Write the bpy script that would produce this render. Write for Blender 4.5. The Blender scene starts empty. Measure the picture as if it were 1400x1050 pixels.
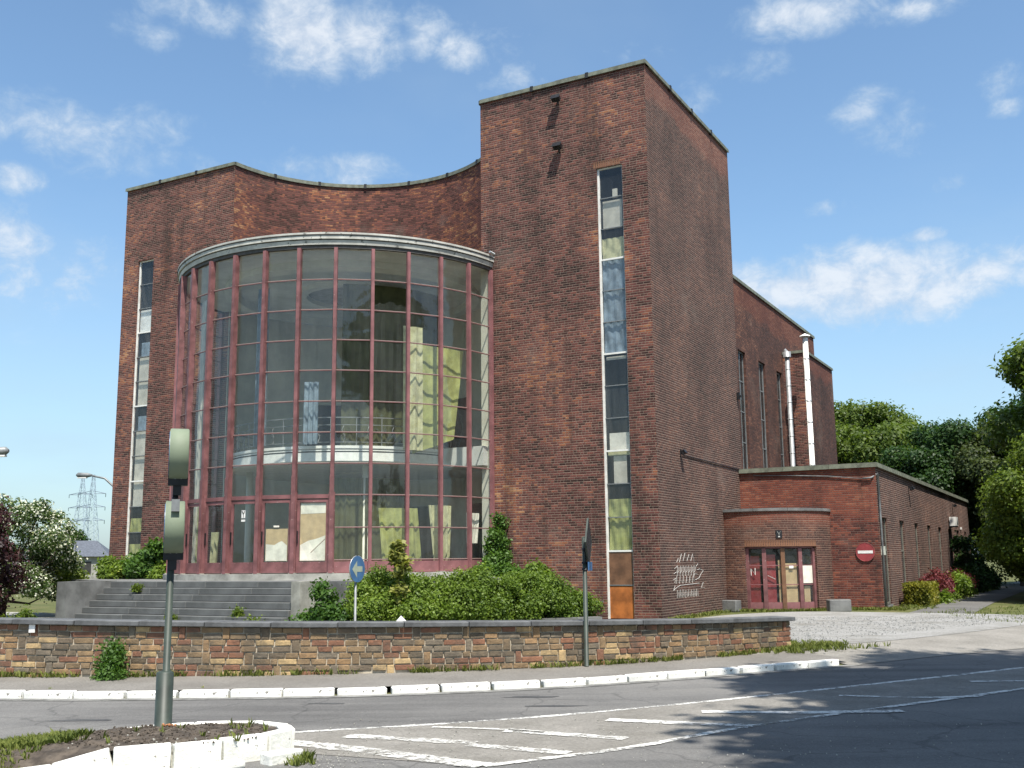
import bpy, math, random
import numpy as np
from mathutils import Vector, Matrix, noise
random.seed(7)
R = math.radians
SC = bpy.context.scene
COL = SC.collection

# ------------------------------------------------------------------ camera, sky, sun, exposure
cam_d = bpy.data.cameras.new('camera'); cam = bpy.data.objects.new('camera', cam_d); COL.objects.link(cam)
cam_d.sensor_width = 36; cam_d.lens = 37.15; cam_d.clip_end = 3000
cam.matrix_world = Matrix.Translation((0, 0, 1.65)) @ Matrix.Rotation(R(90 + 9.528), 4, 'X') @ Matrix.Rotation(-0.0106, 4, 'Z')
SC.camera = cam
SC.view_settings.view_transform = 'Standard'; SC.view_settings.look = 'None'
SC.view_settings.gamma = 1; SC.view_settings.use_curve_mapping = False
SC.view_settings.exposure = 0.66
SC.cycles.max_bounces = 8; SC.cycles.transparent_max_bounces = 16; SC.cycles.diffuse_bounces = 4
SKY_S = 0.10
SUN_DIR = Vector((0.147, -0.466, 1.0)).normalized()      # towards the sun
sun_d = bpy.data.lights.new('sun', 'SUN'); sun_d.energy = 5.0; sun_d.angle = R(0.55); sun_d.color = (1, .95, .87)
sun = bpy.data.objects.new('sun', sun_d); COL.objects.link(sun)
sun.rotation_euler = SUN_DIR.to_track_quat('Z', 'Y').to_euler()

class G:
    """small node helper"""
    def __init__(s, nt): s.t = nt
    def n(s, kind, **kw):
        x = s.t.nodes.new(kind)
        for k, v in kw.items(): setattr(x, k, v)
        return x
    def l(s, a, b): s.t.links.new(a, b)
    def put(s, sock, v):
        if v is None: return
        if hasattr(v, 'is_output'): s.l(v, sock)
        else: sock.default_value = v
    def m(s, op, a, b=None, c=None, clamp=False):
        x = s.n('ShaderNodeMath', operation=op); x.use_clamp = clamp
        s.put(x.inputs[0], a); s.put(x.inputs[1], b); s.put(x.inputs[2], c); return x.outputs[0]
    def vm(s, op, a, b=None):
        x = s.n('ShaderNodeVectorMath', operation=op); s.put(x.inputs[0], a); s.put(x.inputs[1], b)
        return x.outputs[1] if op in ('LENGTH', 'DOT_PRODUCT') else x.outputs[0]
    def noise(s, vec, scale, detail=3, rough=.55, dist=0):
        x = s.n('ShaderNodeTexNoise'); s.put(x.inputs['Vector'], vec); x.inputs['Scale'].default_value = scale
        x.inputs['Detail'].default_value = detail; x.inputs['Roughness'].default_value = rough; x.inputs['Distortion'].default_value = dist
        return x.outputs[0]
    def ramp(s, f, stops, interp='LINEAR'):
        x = s.n('ShaderNodeValToRGB'); x.color_ramp.interpolation = interp; e = x.color_ramp.elements
        while len(e) < len(stops): e.new(.5)
        for i, (p, c) in enumerate(stops):
            e[i].position = p; e[i].color = (*c, 1) if len(c) == 3 else c
        s.l(f, x.inputs[0]); return x.outputs[0]
    def mr(s, v, a, b, c=0., d=1., smooth=True):
        x = s.n('ShaderNodeMapRange'); x.interpolation_type = 'SMOOTHSTEP' if smooth else 'LINEAR'; x.clamp = True
        s.put(x.inputs[0], v)
        for i, q in enumerate((a, b, c, d)): s.put(x.inputs[i + 1], q)
        return x.outputs[0]
    def mix(s, f, a, b, mode='MIX'):
        x = s.n('ShaderNodeMix', data_type='RGBA', blend_type=mode)
        s.put(x.inputs[0], f)
        s.put(x.inputs[6], (*a, 1) if isinstance(a, tuple) and len(a) == 3 else a)
        s.put(x.inputs[7], (*b, 1) if isinstance(b, tuple) and len(b) == 3 else b)
        return x.outputs[2]
    def bump(s, h, strength=.3, dist=.01):
        x = s.n('ShaderNodeBump'); x.inputs['Strength'].default_value = strength; x.inputs['Distance'].default_value = dist
        s.l(h, x.inputs['Height']); return x.outputs[0]

w = bpy.data.worlds.new('World'); SC.world = w; w.use_nodes = True
g = G(w.node_tree)
for x in list(w.node_tree.nodes): w.node_tree.nodes.remove(x)
sky = g.n('ShaderNodeTexSky', sky_type='NISHITA'); sky.sun_disc = False
sky.sun_elevation = math.asin(SUN_DIR.z); sky.sun_rotation = math.atan2(SUN_DIR.x, SUN_DIR.y)
sky.air_density = 1.0; sky.dust_density = 1.4; sky.ozone_density = 1.6; sky.altitude = 100
tc = g.n('ShaderNodeTexCoord'); dirv = tc.outputs['Generated']
sx = g.n('ShaderNodeSeparateXYZ'); g.l(dirv, sx.inputs[0])
# cloud layer: the view direction meets a sheet above, with soft heaps at their bearings
zc = g.m('MAXIMUM', sx.outputs[2], 0.03)
up = g.m('ADD', zc, .22)
cx_ = g.m('DIVIDE', sx.outputs[0], up); cy_ = g.m('DIVIDE', sx.outputs[1], up)
cmb = g.n('ShaderNodeCombineXYZ'); g.l(cx_, cmb.inputs[0]); g.l(cy_, cmb.inputs[1])
dsc = g.vm('MULTIPLY', dirv, (1.0, 1.0, 1.35))
n_big = g.noise(dsc, 11.0, 5, .6, .2)
n_fin = g.noise(dsc, 30.0, 6, .65, .3)
fb = g.m('ADD', g.m('MULTIPLY', n_big, .5), g.m('MULTIPLY', n_fin, .5))
CL = [(0.306, 0.238, 0.089, 0.024, 1.25), (0.242, 0.25, 0.044, 0.016, 0.9), (0.367, 0.229, 0.033, 0.016, 0.8), (-0.184, 0.462, 0.028, 0.024, 1.1), (-0.127, 0.465, 0.022, 0.019, 1.05), (-0.267, 0.469, 0.029, 0.012, 0.9), (-0.306, 0.45, 0.021, 0.01, 0.7), (-0.216, 0.412, 0.009, 0.016, 0.55), (-0.079, 0.467, 0.016, 0.014, 0.7), (-0.042, 0.453, 0.017, 0.01, 0.85), (-0.003, 0.46, 0.026, 0.017, 0.6), (-0.393, 0.368, 0.037, 0.017, 0.85), (-0.334, 0.365, 0.034, 0.023, 0.6), (-0.416, 0.324, 0.014, 0.009, 1.0), (-0.369, 0.341, 0.033, 0.012, 0.5), (-0.29, 0.35, 0.042, 0.015, 0.5), (-0.168, 0.355, 0.036, 0.011, 0.8), (-0.421, 0.273, 0.026, 0.018, 0.9), (-0.402, 0.26, 0.042, 0.027, 0.75), (-0.419, 0.231, 0.031, 0.015, 0.6), (-0.363, 0.273, 0.022, 0.012, 0.5), (-0.423, 0.191, 0.023, 0.01, 0.5), (0.262, 0.465, 0.041, 0.012, 1.0), (0.338, 0.454, 0.025, 0.007, 0.85), (0.241, 0.468, 0.015, 0.008, 0.6), (0.208, 0.429, 0.028, 0.01, 0.6), (0.161, 0.407, 0.019, 0.02, 0.6), (0.306, 0.386, 0.017, 0.014, 0.7), (0.333, 0.368, 0.023, 0.014, 0.6), (0.277, 0.378, 0.011, 0.007, 0.5), (0.36, 0.277, 0.013, 0.005, 0.9), (0.382, 0.317, 0.01, 0.005, 0.6), (0.412, 0.389, 0.013, 0.011, 0.5), (0.417, 0.37, 0.01, 0.005, 0.6), (0.286, 0.308, 0.015, 0.005, 0.45), (0.35, 0.161, 0.063, 0.006, 0.35), (0.003, 0.431, 0.02, 0.017, 0.6), (0.121, 0.45, 0.026, 0.008, 0.4)]
acc = None
front = g.mr(sx.outputs[1], .1, .4)
for (bx_, bz_, rx, rz, s_) in CL:
    a = g.m('DIVIDE', g.m('SUBTRACT', sx.outputs[0], bx_), rx * 1.7)
    b = g.m('DIVIDE', g.m('SUBTRACT', sx.outputs[2], bz_), rz * 1.6)
    d2 = g.m('ADD', g.m('MULTIPLY', a, a), g.m('MULTIPLY', b, b))
    v = g.m('MULTIPLY', g.m('SUBTRACT', 1.0, g.m('MULTIPLY', d2, .55), clamp=True), s_)
    acc = v if acc is None else g.m('MAXIMUM', acc, v)
acc = g.m('MULTIPLY', acc, front)
behind = g.m('MULTIPLY', g.m('SUBTRACT', 1.0, front), .42)
acc = g.m('ADD', acc, behind)
cl = g.m('ADD', g.m('MULTIPLY', acc, .355), fb)
cloud = g.mr(cl, .60, .98)
cloud = g.m('MULTIPLY', cloud, .9)
veil = g.m('MULTIPLY', g.mr(g.noise(cmb.outputs[0], 1.3, 5, .55), .45, .8), .22)
low = g.mr(sx.outputs[2], .34, .0, 0, .42)
tot = g.m('MAXIMUM', cloud, g.m('ADD', veil, low), clamp=True)
csh = g.mix(g.mr(n_fin, .3, .65), (4.2, 4.7, 5.5), (5.6, 5.9, 6.3))
hazec = g.mix(cloud, (3.3, 4.3, 5.2), csh)
skc = g.mix(tot, g.mix(1.0, sky.outputs[0], (1.12, 1.28, 1.30), 'MULTIPLY'), hazec)
bg = g.n('ShaderNodeBackground'); g.l(skc, bg.inputs[0]); bg.inputs[1].default_value = SKY_S
wo = g.n('ShaderNodeOutputWorld'); g.l(bg.outputs[0], wo.inputs[0])

# ------------------------------------------------------------------ frames
P0 = (4.0642, 29.7267); AZ = R(28.7167); CA, SA = math.cos(AZ), math.sin(AZ)
def B(x, y, z=0): return Vector((P0[0] + CA * x + SA * y, P0[1] - SA * x + CA * y, z))   # building plan -> world
def BR(a=0): return -AZ + a

# ------------------------------------------------------------------ mesh collecting
class MB:
    def __init__(s): s.v = []; s.f = []; s.uv = []; s.mi = []; s.sm = []
    def quad(s, pts, uv=None, m=0, smooth=False):
        n = len(s.v); s.v += [tuple(p) for p in pts]; s.f.append(tuple(range(n, n + len(pts))))
        s.uv.append(uv or [(p[0], p[1]) for p in pts]); s.mi.append(m); s.sm.append(smooth); return s
    def box(s, x0, x1, y0, y1, z0, z1, m=0, M=None):
        c = [Vector((x, y, z)) for z in (z0, z1) for y in (y0, y1) for x in (x0, x1)]
        if M is not None: c = [M @ p for p in c]
        def q(a, b, c_, d, u):
            s.quad([c[a], c[b], c[c_], c[d]], u, m)
        q(0,1,5,4,[(x0,z0),(x1,z0),(x1,z1),(x0,z1)]); q(1,3,7,5,[(y0,z0),(y1,z0),(y1,z1),(y0,z1)])
        q(3,2,6,7,[(x1,z0),(x0,z0),(x0,z1),(x1,z1)]); q(2,0,4,6,[(y1,z0),(y0,z0),(y0,z1),(y1,z1)])
        q(4,5,7,6,[(x0,y0),(x1,y0),(x1,y1),(x0,y1)]); q(1,0,2,3,[(x1,y0),(x0,y0),(x0,y1),(x1,y1)])
        return s
    def tube(s, pts, r, seg=8, m=0, cap=True, smooth=True):
        pts = [Vector(p) for p in pts]; rs = r if isinstance(r, (list, tuple)) else [r] * len(pts)
        rings = []; up = None
        for i, p in enumerate(pts):
            t = (pts[min(i + 1, len(pts) - 1)] - pts[max(i - 1, 0)]).normalized()
            if up is None: up = Vector((0, 0, 1)) if abs(t.z) < .9 else Vector((1, 0, 0))
            a = t.cross(up).normalized(); b = t.cross(a).normalized(); up = -b if False else up
            n = len(s.v)
            for k in range(seg):
                an = 2 * math.pi * k / seg; s.v.append(tuple(p + (a * math.cos(an) + b * math.sin(an)) * rs[i]))
            rings.append(n)
        L = 0
        for i in range(len(rings) - 1):
            dl = (pts[i + 1] - pts[i]).length
            for k in range(seg):
                k2 = (k + 1) % seg
                s.f.append((rings[i] + k, rings[i] + k2, rings[i + 1] + k2, rings[i + 1] + k))
                s.uv.append([(k / seg, L), ((k + 1) / seg, L), ((k + 1) / seg, L + dl), (k / seg, L + dl)]); s.mi.append(m); s.sm.append(smooth)
            L += dl
        if cap:
            for rg in (rings[0], rings[-1]):
                s.f.append(tuple(rg + k for k in range(seg))); s.uv.append([(0, 0)] * seg); s.mi.append(m); s.sm.append(False)
        return s
    def lathe(s, prof, a0, a1, n, cx=0, cy=0, m=0, smooth=True, close=False):
        """prof: (radius, z) list; swept about a vertical axis"""
        for i in range(n):
            t0, t1 = a0 + (a1 - a0) * i / n, a0 + (a1 - a0) * (i + 1) / n
            pr = prof + [prof[0]] if close else prof
            L = 0
            for (r0, z0), (r1, z1) in zip(pr, pr[1:]):
                dl = math.hypot(r1 - r0, z1 - z0); rr = max(r0, r1)
                P = [(cx + r0 * math.cos(t0), cy + r0 * math.sin(t0), z0), (cx + r0 * math.cos(t1), cy + r0 * math.sin(t1), z0),
                     (cx + r1 * math.cos(t1), cy + r1 * math.sin(t1), z1), (cx + r1 * math.cos(t0), cy + r1 * math.sin(t0), z1)]
                v0, v1 = (z0, z1) if r0 == r1 else (L, L + dl)
                s.quad(P, [(rr * t0, v0), (rr * t1, v0), (rr * t1, v1), (rr * t0, v1)], m, smooth); L += dl
        return s
    def disc(s, r, z, n=32, cx=0, cy=0, m=0, a0=0, a1=2 * math.pi):
        pts = [(cx + r * math.cos(a0 + (a1 - a0) * i / n), cy + r * math.sin(a0 + (a1 - a0) * i / n), z) for i in range(n + (0 if a1 - a0 > 6.28 else 1))]
        return s.quad(pts, None, m)
    def mesh(s, name, mats, origin=(0, 0, 0), merge=False):
        me = bpy.data.meshes.new(name); o = Vector(origin)
        me.from_pydata([tuple(Vector(p) - o) for p in s.v], [], s.f); me.update()
        ul = me.uv_layers.new(name='UVMap'); flat = [c for u in s.uv for p in u for c in p]
        ul.data.foreach_set('uv', flat)
        for mt in (mats if isinstance(mats, (list, tuple)) else [mats]): me.materials.append(mt)
        me.polygons.foreach_set('material_index', s.mi); me.polygons.foreach_set('use_smooth', s.sm)
        if merge:
            import bmesh
            bm = bmesh.new(); bm.from_mesh(me); bmesh.ops.remove_doubles(bm, verts=bm.verts, dist=1e-4); bm.to_mesh(me); bm.free()
        return me

ORG = {}
def tag(o, label=None, cat=None, group=None, kind=None):
    if label: o['label'] = label
    if cat: o['category'] = cat
    if group: o['group'] = group
    if kind: o['kind'] = kind
    return o
def thing(name, label, cat, origin=(0, 0, 0), rz=0, group=None):
    """Empty at the thing's base; origin is a world point; parts are given in the thing's own frame"""
    o = bpy.data.objects.new(name, None); COL.objects.link(o); o.location = origin; o.rotation_euler[2] = rz
    o.empty_display_size = .2
    return tag(o, label, cat, group)
def link(name, me, parent=None, loc=(0, 0, 0), rot=(0, 0, 0), scale=(1, 1, 1)):
    o = bpy.data.objects.new(name, me); COL.objects.link(o); o.parent = parent
    o.location = loc; o.rotation_euler = rot; o.scale = scale; return o
def part(name, mb, mat, parent, label=None, kind=None, merge=False):
    o = link(name, mb.mesh(name, mat, merge=merge), parent); return tag(o, label, kind=kind)
def solo(name, mb, mat, label, cat, origin=(0, 0, 0), rz=0, group=None, kind=None):
    o = link(name, mb.mesh(name, mat), None, origin, (0, 0, rz)); return tag(o, label, cat, group, kind)
def struct(name, mb, mat, loc=(0, 0, 0), rz=0):
    o = link(name, mb.mesh(name, mat), None, loc, (0, 0, rz)); o['kind'] = 'structure'; return o

# ------------------------------------------------------------------ materials
MATS = {}
def base_mat(name):
    m = bpy.data.materials.new(name); m.use_nodes = True; g = G(m.node_tree)
    b = m.node_tree.nodes['Principled BSDF']; MATS[name] = m
    return m, g, b
def simple(name, col, rough=.7, var=.25, scale=6, bump=0, bscale=40, metal=0, spec=.4, col2=None, obj=True, speck=None):
    m, g, b = base_mat(name)
    co = g.n('ShaderNodeTexCoord').outputs['Object' if obj else 'Generated']
    n1 = g.noise(co, scale, 5, .6)
    c2 = col2 or tuple(c * (1 - var) * .9 for c in col)
    c1 = tuple(min(1, c * (1 + var * .6)) for c in col) if not col2 else col
    c = g.mix(g.mr(n1, .3, .7), c2, c1)
    if speck:
        n2 = g.noise(co, speck[1], 4, .7); c = g.mix(g.mr(n2, speck[2], speck[2] + .04), c, speck[0])
    g.l(c, b.inputs['Base Color']); b.inputs['Roughness'].default_value = rough; b.inputs['Metallic'].default_value = metal
    b.inputs['Specular IOR Level'].default_value = spec
    if bump: g.l(g.bump(g.noise(co, bscale, 4, .6), bump, .01), b.inputs['Normal'])
    return m

def brick(name, ramp, mortar, band=None, bw=.215, bh=.0715, jt=.012, dark=.55, warm=.0, stain=1.0):
    m, g, b = base_mat(name)
    uv = g.n('ShaderNodeTexCoord').outputs['UV']; s = g.n('ShaderNodeSeparateXYZ'); g.l(uv, s.inputs[0]); u, v = s.outputs[0], s.outputs[1]
    wob = g.noise(uv, .8, 2); v_ = g.m('ADD', v, g.m('MULTIPLY', wob, .02))
    rv = g.m('DIVIDE', v_, bh); row = g.m('FLOOR', rv); fv = g.m('FRACT', rv)
    wnr = g.n('ShaderNodeTexWhiteNoise', noise_dimensions='1D'); g.l(row, wnr.inputs['W'])
    uo = g.m('ADD', g.m('DIVIDE', u, bw), g.m('ADD', g.m('MULTIPLY', g.m('MODULO', g.m('ADD', row, 1000), 2), .5), g.m('MULTIPLY', wnr.outputs[0], .30)))
    col = g.m('FLOOR', uo); fu = g.m('FRACT', uo)
    # every second brick is cut to a pair of headers
    wn0 = g.n('ShaderNodeTexWhiteNoise', noise_dimensions='2D'); cb = g.n('ShaderNodeCombineXYZ'); g.l(col, cb.inputs[0]); g.l(row, cb.inputs[1]); g.l(cb.outputs[0], wn0.inputs[0])
    hd = g.m('GREATER_THAN', wn0.outputs[0], .72)
    fu2 = g.m('FRACT', g.m('MULTIPLY', fu, 2)); 
    du_s = g.m('MULTIPLY', g.m('MINIMUM', fu, g.m('SUBTRACT', 1, fu)), bw)
    du_h = g.m('MULTIPLY', g.m('MINIMUM', fu2, g.m('SUBTRACT', 1, fu2)), bw / 2)
    du = g.m('ADD', g.m('MULTIPLY', hd, du_h), g.m('MULTIPLY', g.m('SUBTRACT', 1, hd), du_s))
    dv = g.m('MULTIPLY', g.m('MINIMUM', fv, g.m('SUBTRACT', 1, fv)), bh)
    d = g.m('MINIMUM', g.m('MULTIPLY', du, 1.5), dv)
    face = g.mr(d, jt * .42, jt * .78)
    half = g.m('FLOOR', g.m('MULTIPLY', g.m('MULTIPLY', fu, 2), hd))
    cb2 = g.n('ShaderNodeCombineXYZ'); g.l(g.m('ADD', g.m('MULTIPLY', col, 2), half), cb2.inputs[0]); g.l(row, cb2.inputs[1]); g.l(g.m('MULTIPLY', hd, 7), cb2.inputs[2])
    wn = g.n('ShaderNodeTexWhiteNoise', noise_dimensions='3D'); g.l(cb2.outputs[0], wn.inputs[0]); rnd = wn.outputs[0]
    big = g.noise(uv, .45, 6, .65); mid = g.noise(uv, 1.9, 5, .65)
    # courses laid from different batches
    rw = g.n('ShaderNodeTexNoise'); rw.inputs['Scale'].default_value = 1; mp = g.n('ShaderNodeMapping'); mp.inputs['Scale'].default_value = (.35, 2.6, 1); g.l(uv, mp.inputs[0]); g.l(mp.outputs[0], rw.inputs['Vector']); rw.inputs['Detail'].default_value = 4
    f = g.m('ADD', g.m('MULTIPLY', rnd, .50), g.m('ADD', g.m('MULTIPLY', g.m('SUBTRACT', big, .5), 1.25), g.m('ADD', g.m('MULTIPLY', g.m('SUBTRACT', mid, .5), .6), g.m('MULTIPLY', g.m('SUBTRACT', rw.outputs[0], .5), .45))))
    f = g.m('ADD', f, .22 + warm, clamp=True)
    if band:
        z0, z1, am = band
        e = g.m('ADD', v, g.m('MULTIPLY', g.m('SUBTRACT', g.noise(uv, .5, 4), .5), 1.4))
        bd = g.m('MULTIPLY', g.mr(e, z0, z0 + .35), am)
        f = g.m('ADD', f, g.m('MULTIPLY', bd, .26), clamp=True)
    vb = g.noise(uv, .17, 4, .6); f = g.m('ADD', f, g.m('MULTIPLY', g.m('SUBTRACT', vb, .5), .7), clamp=True)
    c = g.ramp(f, ramp)
    if band: c = g.mix(g.m('MULTIPLY', bd, .55), c, (.20, .055, .035))
    mc = g.mix(g.mr(big, .35, .7), tuple(k * .72 for k in mortar), mortar)
    c = g.mix(face, mc, c)
    # soot running down from the top and rising damp, both with outlines of their own
    mp2 = g.n('ShaderNodeMapping'); mp2.inputs['Scale'].default_value = (1.3, .12, 1); g.l(uv, mp2.inputs[0])
    st = g.noise(mp2.outputs[0], 1.0, 5, .65); c = g.mix(g.m('MULTIPLY', g.mr(st, .48, .72), dark * stain), c, (.025, .019, .016))
    lime = g.noise(uv, .33, 7, .7); c = g.mix(g.m('MULTIPLY', g.mr(lime, .54, .70), .26), c, (.27, .21, .17))
    fine = g.noise(uv, 55, 3, .7); c = g.mix(1.0, c, g.ramp(fine, [(.2, (.72, .72, .72)), (.8, (1.18, 1.18, 1.18))]), 'MULTIPLY')
    g.l(c, b.inputs['Base Color']); b.inputs['Roughness'].default_value = .88; b.inputs['Specular IOR Level'].default_value = .25
    h = g.m('ADD', g.m('MULTIPLY', face, 1), g.m('MULTIPLY', g.m('ADD', rnd, fine), .35))
    g.l(g.bump(h, .75, .012), b.inputs['Normal'])
    return m
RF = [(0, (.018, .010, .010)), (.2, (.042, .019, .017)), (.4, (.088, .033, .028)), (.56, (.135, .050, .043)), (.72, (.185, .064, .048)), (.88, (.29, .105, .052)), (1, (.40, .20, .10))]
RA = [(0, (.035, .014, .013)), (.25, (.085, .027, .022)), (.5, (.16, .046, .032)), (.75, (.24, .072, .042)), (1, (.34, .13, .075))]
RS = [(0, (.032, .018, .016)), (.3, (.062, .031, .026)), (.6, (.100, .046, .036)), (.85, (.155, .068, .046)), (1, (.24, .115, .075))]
M_BF = brick('brick_front', RF, (.34, .26, .20), warm=.04)
M_BC = brick('brick_curved', RF, (.15, .10, .07), warm=.12, dark=.4)
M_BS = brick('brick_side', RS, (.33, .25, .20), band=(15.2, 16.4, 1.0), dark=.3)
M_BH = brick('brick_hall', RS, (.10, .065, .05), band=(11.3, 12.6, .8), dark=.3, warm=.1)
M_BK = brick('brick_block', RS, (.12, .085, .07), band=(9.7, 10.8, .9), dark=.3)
M_BAF = brick('brick_annex_front', RA, (.22, .15, .12), band=(2.9, 4.6, .6), warm=.02)
M_BAS = brick('brick_annex_side', RS, (.36, .27, .22), dark=.3, warm=.04)
M_BP = brick('brick_porch', RS, (.31, .21, .16), band=(2.55, 3.2, 1.2), dark=.25, warm=.1)

M_COP = simple('coping_lead', (.17, .18, .135), .7, .3, 5, .3)
M_CLIP = simple('clip_metal', (.02, .02, .02), .6)
M_ROOF = simple('roof_felt', (.06, .06, .06), .9)
M_CORN = simple('cornice_stone', (.50, .49, .44), .75, .15, 3, .15, speck=((.16, .16, .14), 5, .60))
M_CORND = simple('cornice_shade', (.09, .085, .08), .8)  # dark copy of the stone: shade of underside and grooves put into colour
M_RED = simple('red_paint', (.25, .108, .110), .5, .22, 2.5, .12, 60, speck=((.62, .5, .46), 22, .685))
M_REDD = simple('red_paint_weathered', (.20, .085, .085), .55, .35, 2.5, .15, 60, speck=((.55, .45, .4), 16, .66))
M_PUTTY = simple('putty', (.50, .38, .33), .8, .4, 12)
M_CREAM = simple('cream_plaster', (.62, .60, .50), .8, .12, 1.2)
M_CEIL = simple('ceiling_plaster', (.66, .66, .62), .9, .1, 1)
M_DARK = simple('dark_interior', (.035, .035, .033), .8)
M_FLOOR = simple('interior_floor', (.12, .12, .11), .6)
M_WHITE = simple('white_paint', (.78, .77, .72), .5, .12, 4, .1, speck=((.35, .30, .25), 14, .68))
M_CONC = simple('concrete', (.17, .17, .165), .85, .35, 1.6, .35, 70)
M_CONCL = simple('concrete_pale', (.34, .33, .29), .85, .35, 2.0, .35, 60)
M_CONCS = simple('step_stone', (.115, .118, .115), .8, .28, 1.1, .35, 70)
M_COPS = simple('wall_coping_stone', (.105, .108, .11), .75, .35, 3, .3, 70)
M_IRON = simple('black_iron', (.02, .02, .022), .5, metal=.3)
M_WOODB = simple('chipboard', (.52, .38, .21), .8, .12, 4)
M_WOODO = simple('orange_wood', (.40, .13, .03), .6, .35, 3)
M_WOODD = simple('brown_wood', (.17, .085, .045), .6, .35, 3)
M_PAPER = simple('paper', (.74, .70, .60), .8, .12, 4)
M_PALE = simple('pale_board', (.56, .52, .43), .8, .15, 3)
M_CYEL = simple('yellow_cloth', (.34, .35, .12), .8, .25, 3)
M_CCRE = simple('cream_cloth', (.50, .48, .28), .85, .25, 4)
M_CBLU = simple('bluegrey_cloth', (.22, .28, .33), .85, .3, 4)
M_GREY = simple('grey_metal', (.22, .23, .23), .5, .2, 5, metal=.2)
M_GALV = simple('galvanised', (.42, .43, .43), .38, .2, 5, metal=.6)
M_SIGNG = simple('sign_green_enamel', (.17, .205, .14), .65, .18, 1.2, speck=((.10, .07, .04), 5, .69))
M_POLE = simple('pole_green', (.038, .050, .040), .5, .3, 4, speck=((.25, .28, .22), 9, .70))
M_SRED = simple('sign_red', (.29, .045, .048), .5, .18, 3)
M_SWHI = simple('sign_white', (.80, .78, .74), .5, .1)
M_SBLU = simple('sign_blue', (.06, .15, .31), .4, .15, 3)
M_SBLK = simple('sign_black', (.015, .015, .018), .5)
M_SARR = simple('sign_arrow', (.36, .40, .32), .6, .15, 3)
M_BARK = simple('bark', (.07, .055, .04), .9, .35, 5, .5, 30)
M_KERB = simple('kerb_white', (.80, .79, .74), .7, .1, 5, .3, 40, speck=((.20, .18, .155), 9, .615))
M_BLOCK = simple('block_white', (.82, .81, .74), .75, .08, 5, .6, 30, speck=((.26, .24, .20), 13, .63))
M_SOIL = simple('soil', (.085, .068, .052), .95, .5, 7, .8, 50, speck=((.20, .19, .17), 26, .69))
M_GRAF = simple('chalk_paint', (.50, .49, .46), .9)
M_SLATE = simple('slate', (.10, .11, .13), .7)
M_PYL = simple('hazed_pylon_steel', (.36, .44, .52), .6)  # steel made pale and bluish, distance haze put into the colour
M_BIN = simple('beige_block', (.5, .5, .42), .7)

# stone wall pieces: colour picked per piece
m, g, b = base_mat('wall_stone')
oi = g.n('ShaderNodeObjectInfo'); geo = g.n('ShaderNodeNewGeometry'); co = g.n('ShaderNodeTexCoord').outputs['Object']
rr = g.m('FRACT', g.m('ADD', oi.outputs['Random'], g.m('MULTIPLY', geo.outputs['Random Per Island'], 3.7)))
c = g.ramp(rr, [(0, (.12, .095, .068)), (.12, (.18, .128, .078)), (.26, (.21, .145, .085)), (.40, (.17, .088, .058)), (.52, (.24, .155, .085)), (.62, (.14, .11, .08)), (.72, (.19, .095, .06)), (.82, (.15, .125, .095)), (.92, (.36, .26, .14)), (1, (.27, .19, .105))], 'CONSTANT')
wp = geo.outputs['Position']
n1 = g.noise(wp, 9, 5, .65); c = g.mix(g.mr(n1, .35, .72), c, g.mix(1.0, c, (1.5, 1.45, 1.35), 'MULTIPLY'))
n2 = g.noise(wp, 1.6, 5, .7); c = g.mix(g.m('MULTIPLY', g.mr(n2, .48, .66), .7), c, (.085, .074, .058))
g.l(c, b.inputs['Base Color']); b.inputs['Roughness'].default_value = .85; b.inputs['Specular IOR Level'].default_value = .25
g.l(g.bump(g.noise(wp, 30, 5, .65), .7, .015), b.inputs['Normal']); M_STONE = m
M_MORT = simple('lime_mortar', (.44, .38, .29), .95, .4, 6, .5, 50)

# glass: clear sheet with a film of dust
def glass(name, tint, dust, dcol=(.5, .52, .5), refl=1.0):
    m, g, b = base_mat(name); m.node_tree.nodes.remove(b); out = m.node_tree.nodes['Material Output']
    wp = g.n('ShaderNodeNewGeometry').outputs['Position']
    oi = g.n('ShaderNodeObjectInfo').outputs['Random']
    tr = g.n('ShaderNodeBsdfTransparent'); tr.inputs[0].default_value = (*tint, 1)
    gl = g.n('ShaderNodeBsdfGlossy'); gl.inputs['Roughness'].default_value = .03; gl.inputs[0].default_value = (refl, refl, refl, 1)
    nb = g.bump(g.noise(g.vm('ADD', wp, g.vm('SCALE', wp)) if False else wp, 1.1, 2), .12, .12); g.l(nb, gl.inputs['Normal'])
    di = g.n('ShaderNodeBsdfDiffuse'); di.inputs[0].default_value = (*dcol, 1)
    fr = g.n('ShaderNodeFresnel'); fr.inputs[0].default_value = 1.55
    bf = g.n('ShaderNodeNewGeometry').outputs['Backfacing']; ff = g.m('MULTIPLY', g.m('SUBTRACT', 1.0, bf), fr.outputs[0])
    a = g.n('ShaderNodeMixShader'); g.l(ff, a.inputs[0]); g.l(tr.outputs[0], a.inputs[1]); g.l(gl.outputs[0], a.inputs[2])
    mp = g.n('ShaderNodeMapping'); mp.inputs['Scale'].default_value = (6, 6, .5); g.l(wp, mp.inputs[0])
    dn = g.m('MULTIPLY', g.mr(g.noise(mp.outputs[0], 1.0, 5, .65), .3, .75, .35, 1.5, False), g.m('MULTIPLY', g.m('ADD', .6, g.m('MULTIPLY', oi, .8)), dust))
    d = g.n('ShaderNodeMixShader'); g.l(dn, d.inputs[0]); g.l(a.outputs[0], d.inputs[1]); g.l(di.outputs[0], d.inputs[2])
    g.l(d.outputs[0], out.inputs[0]); return m
M_GLASS = glass('drum_glass', (.97, .985, .975), .026)
M_GLASW = glass('strip_glass', (.95, .96, .96), .025)
M_GLASD = glass('hall_glass', (.4, .42, .42), .12, (.18, .2, .2))

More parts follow.
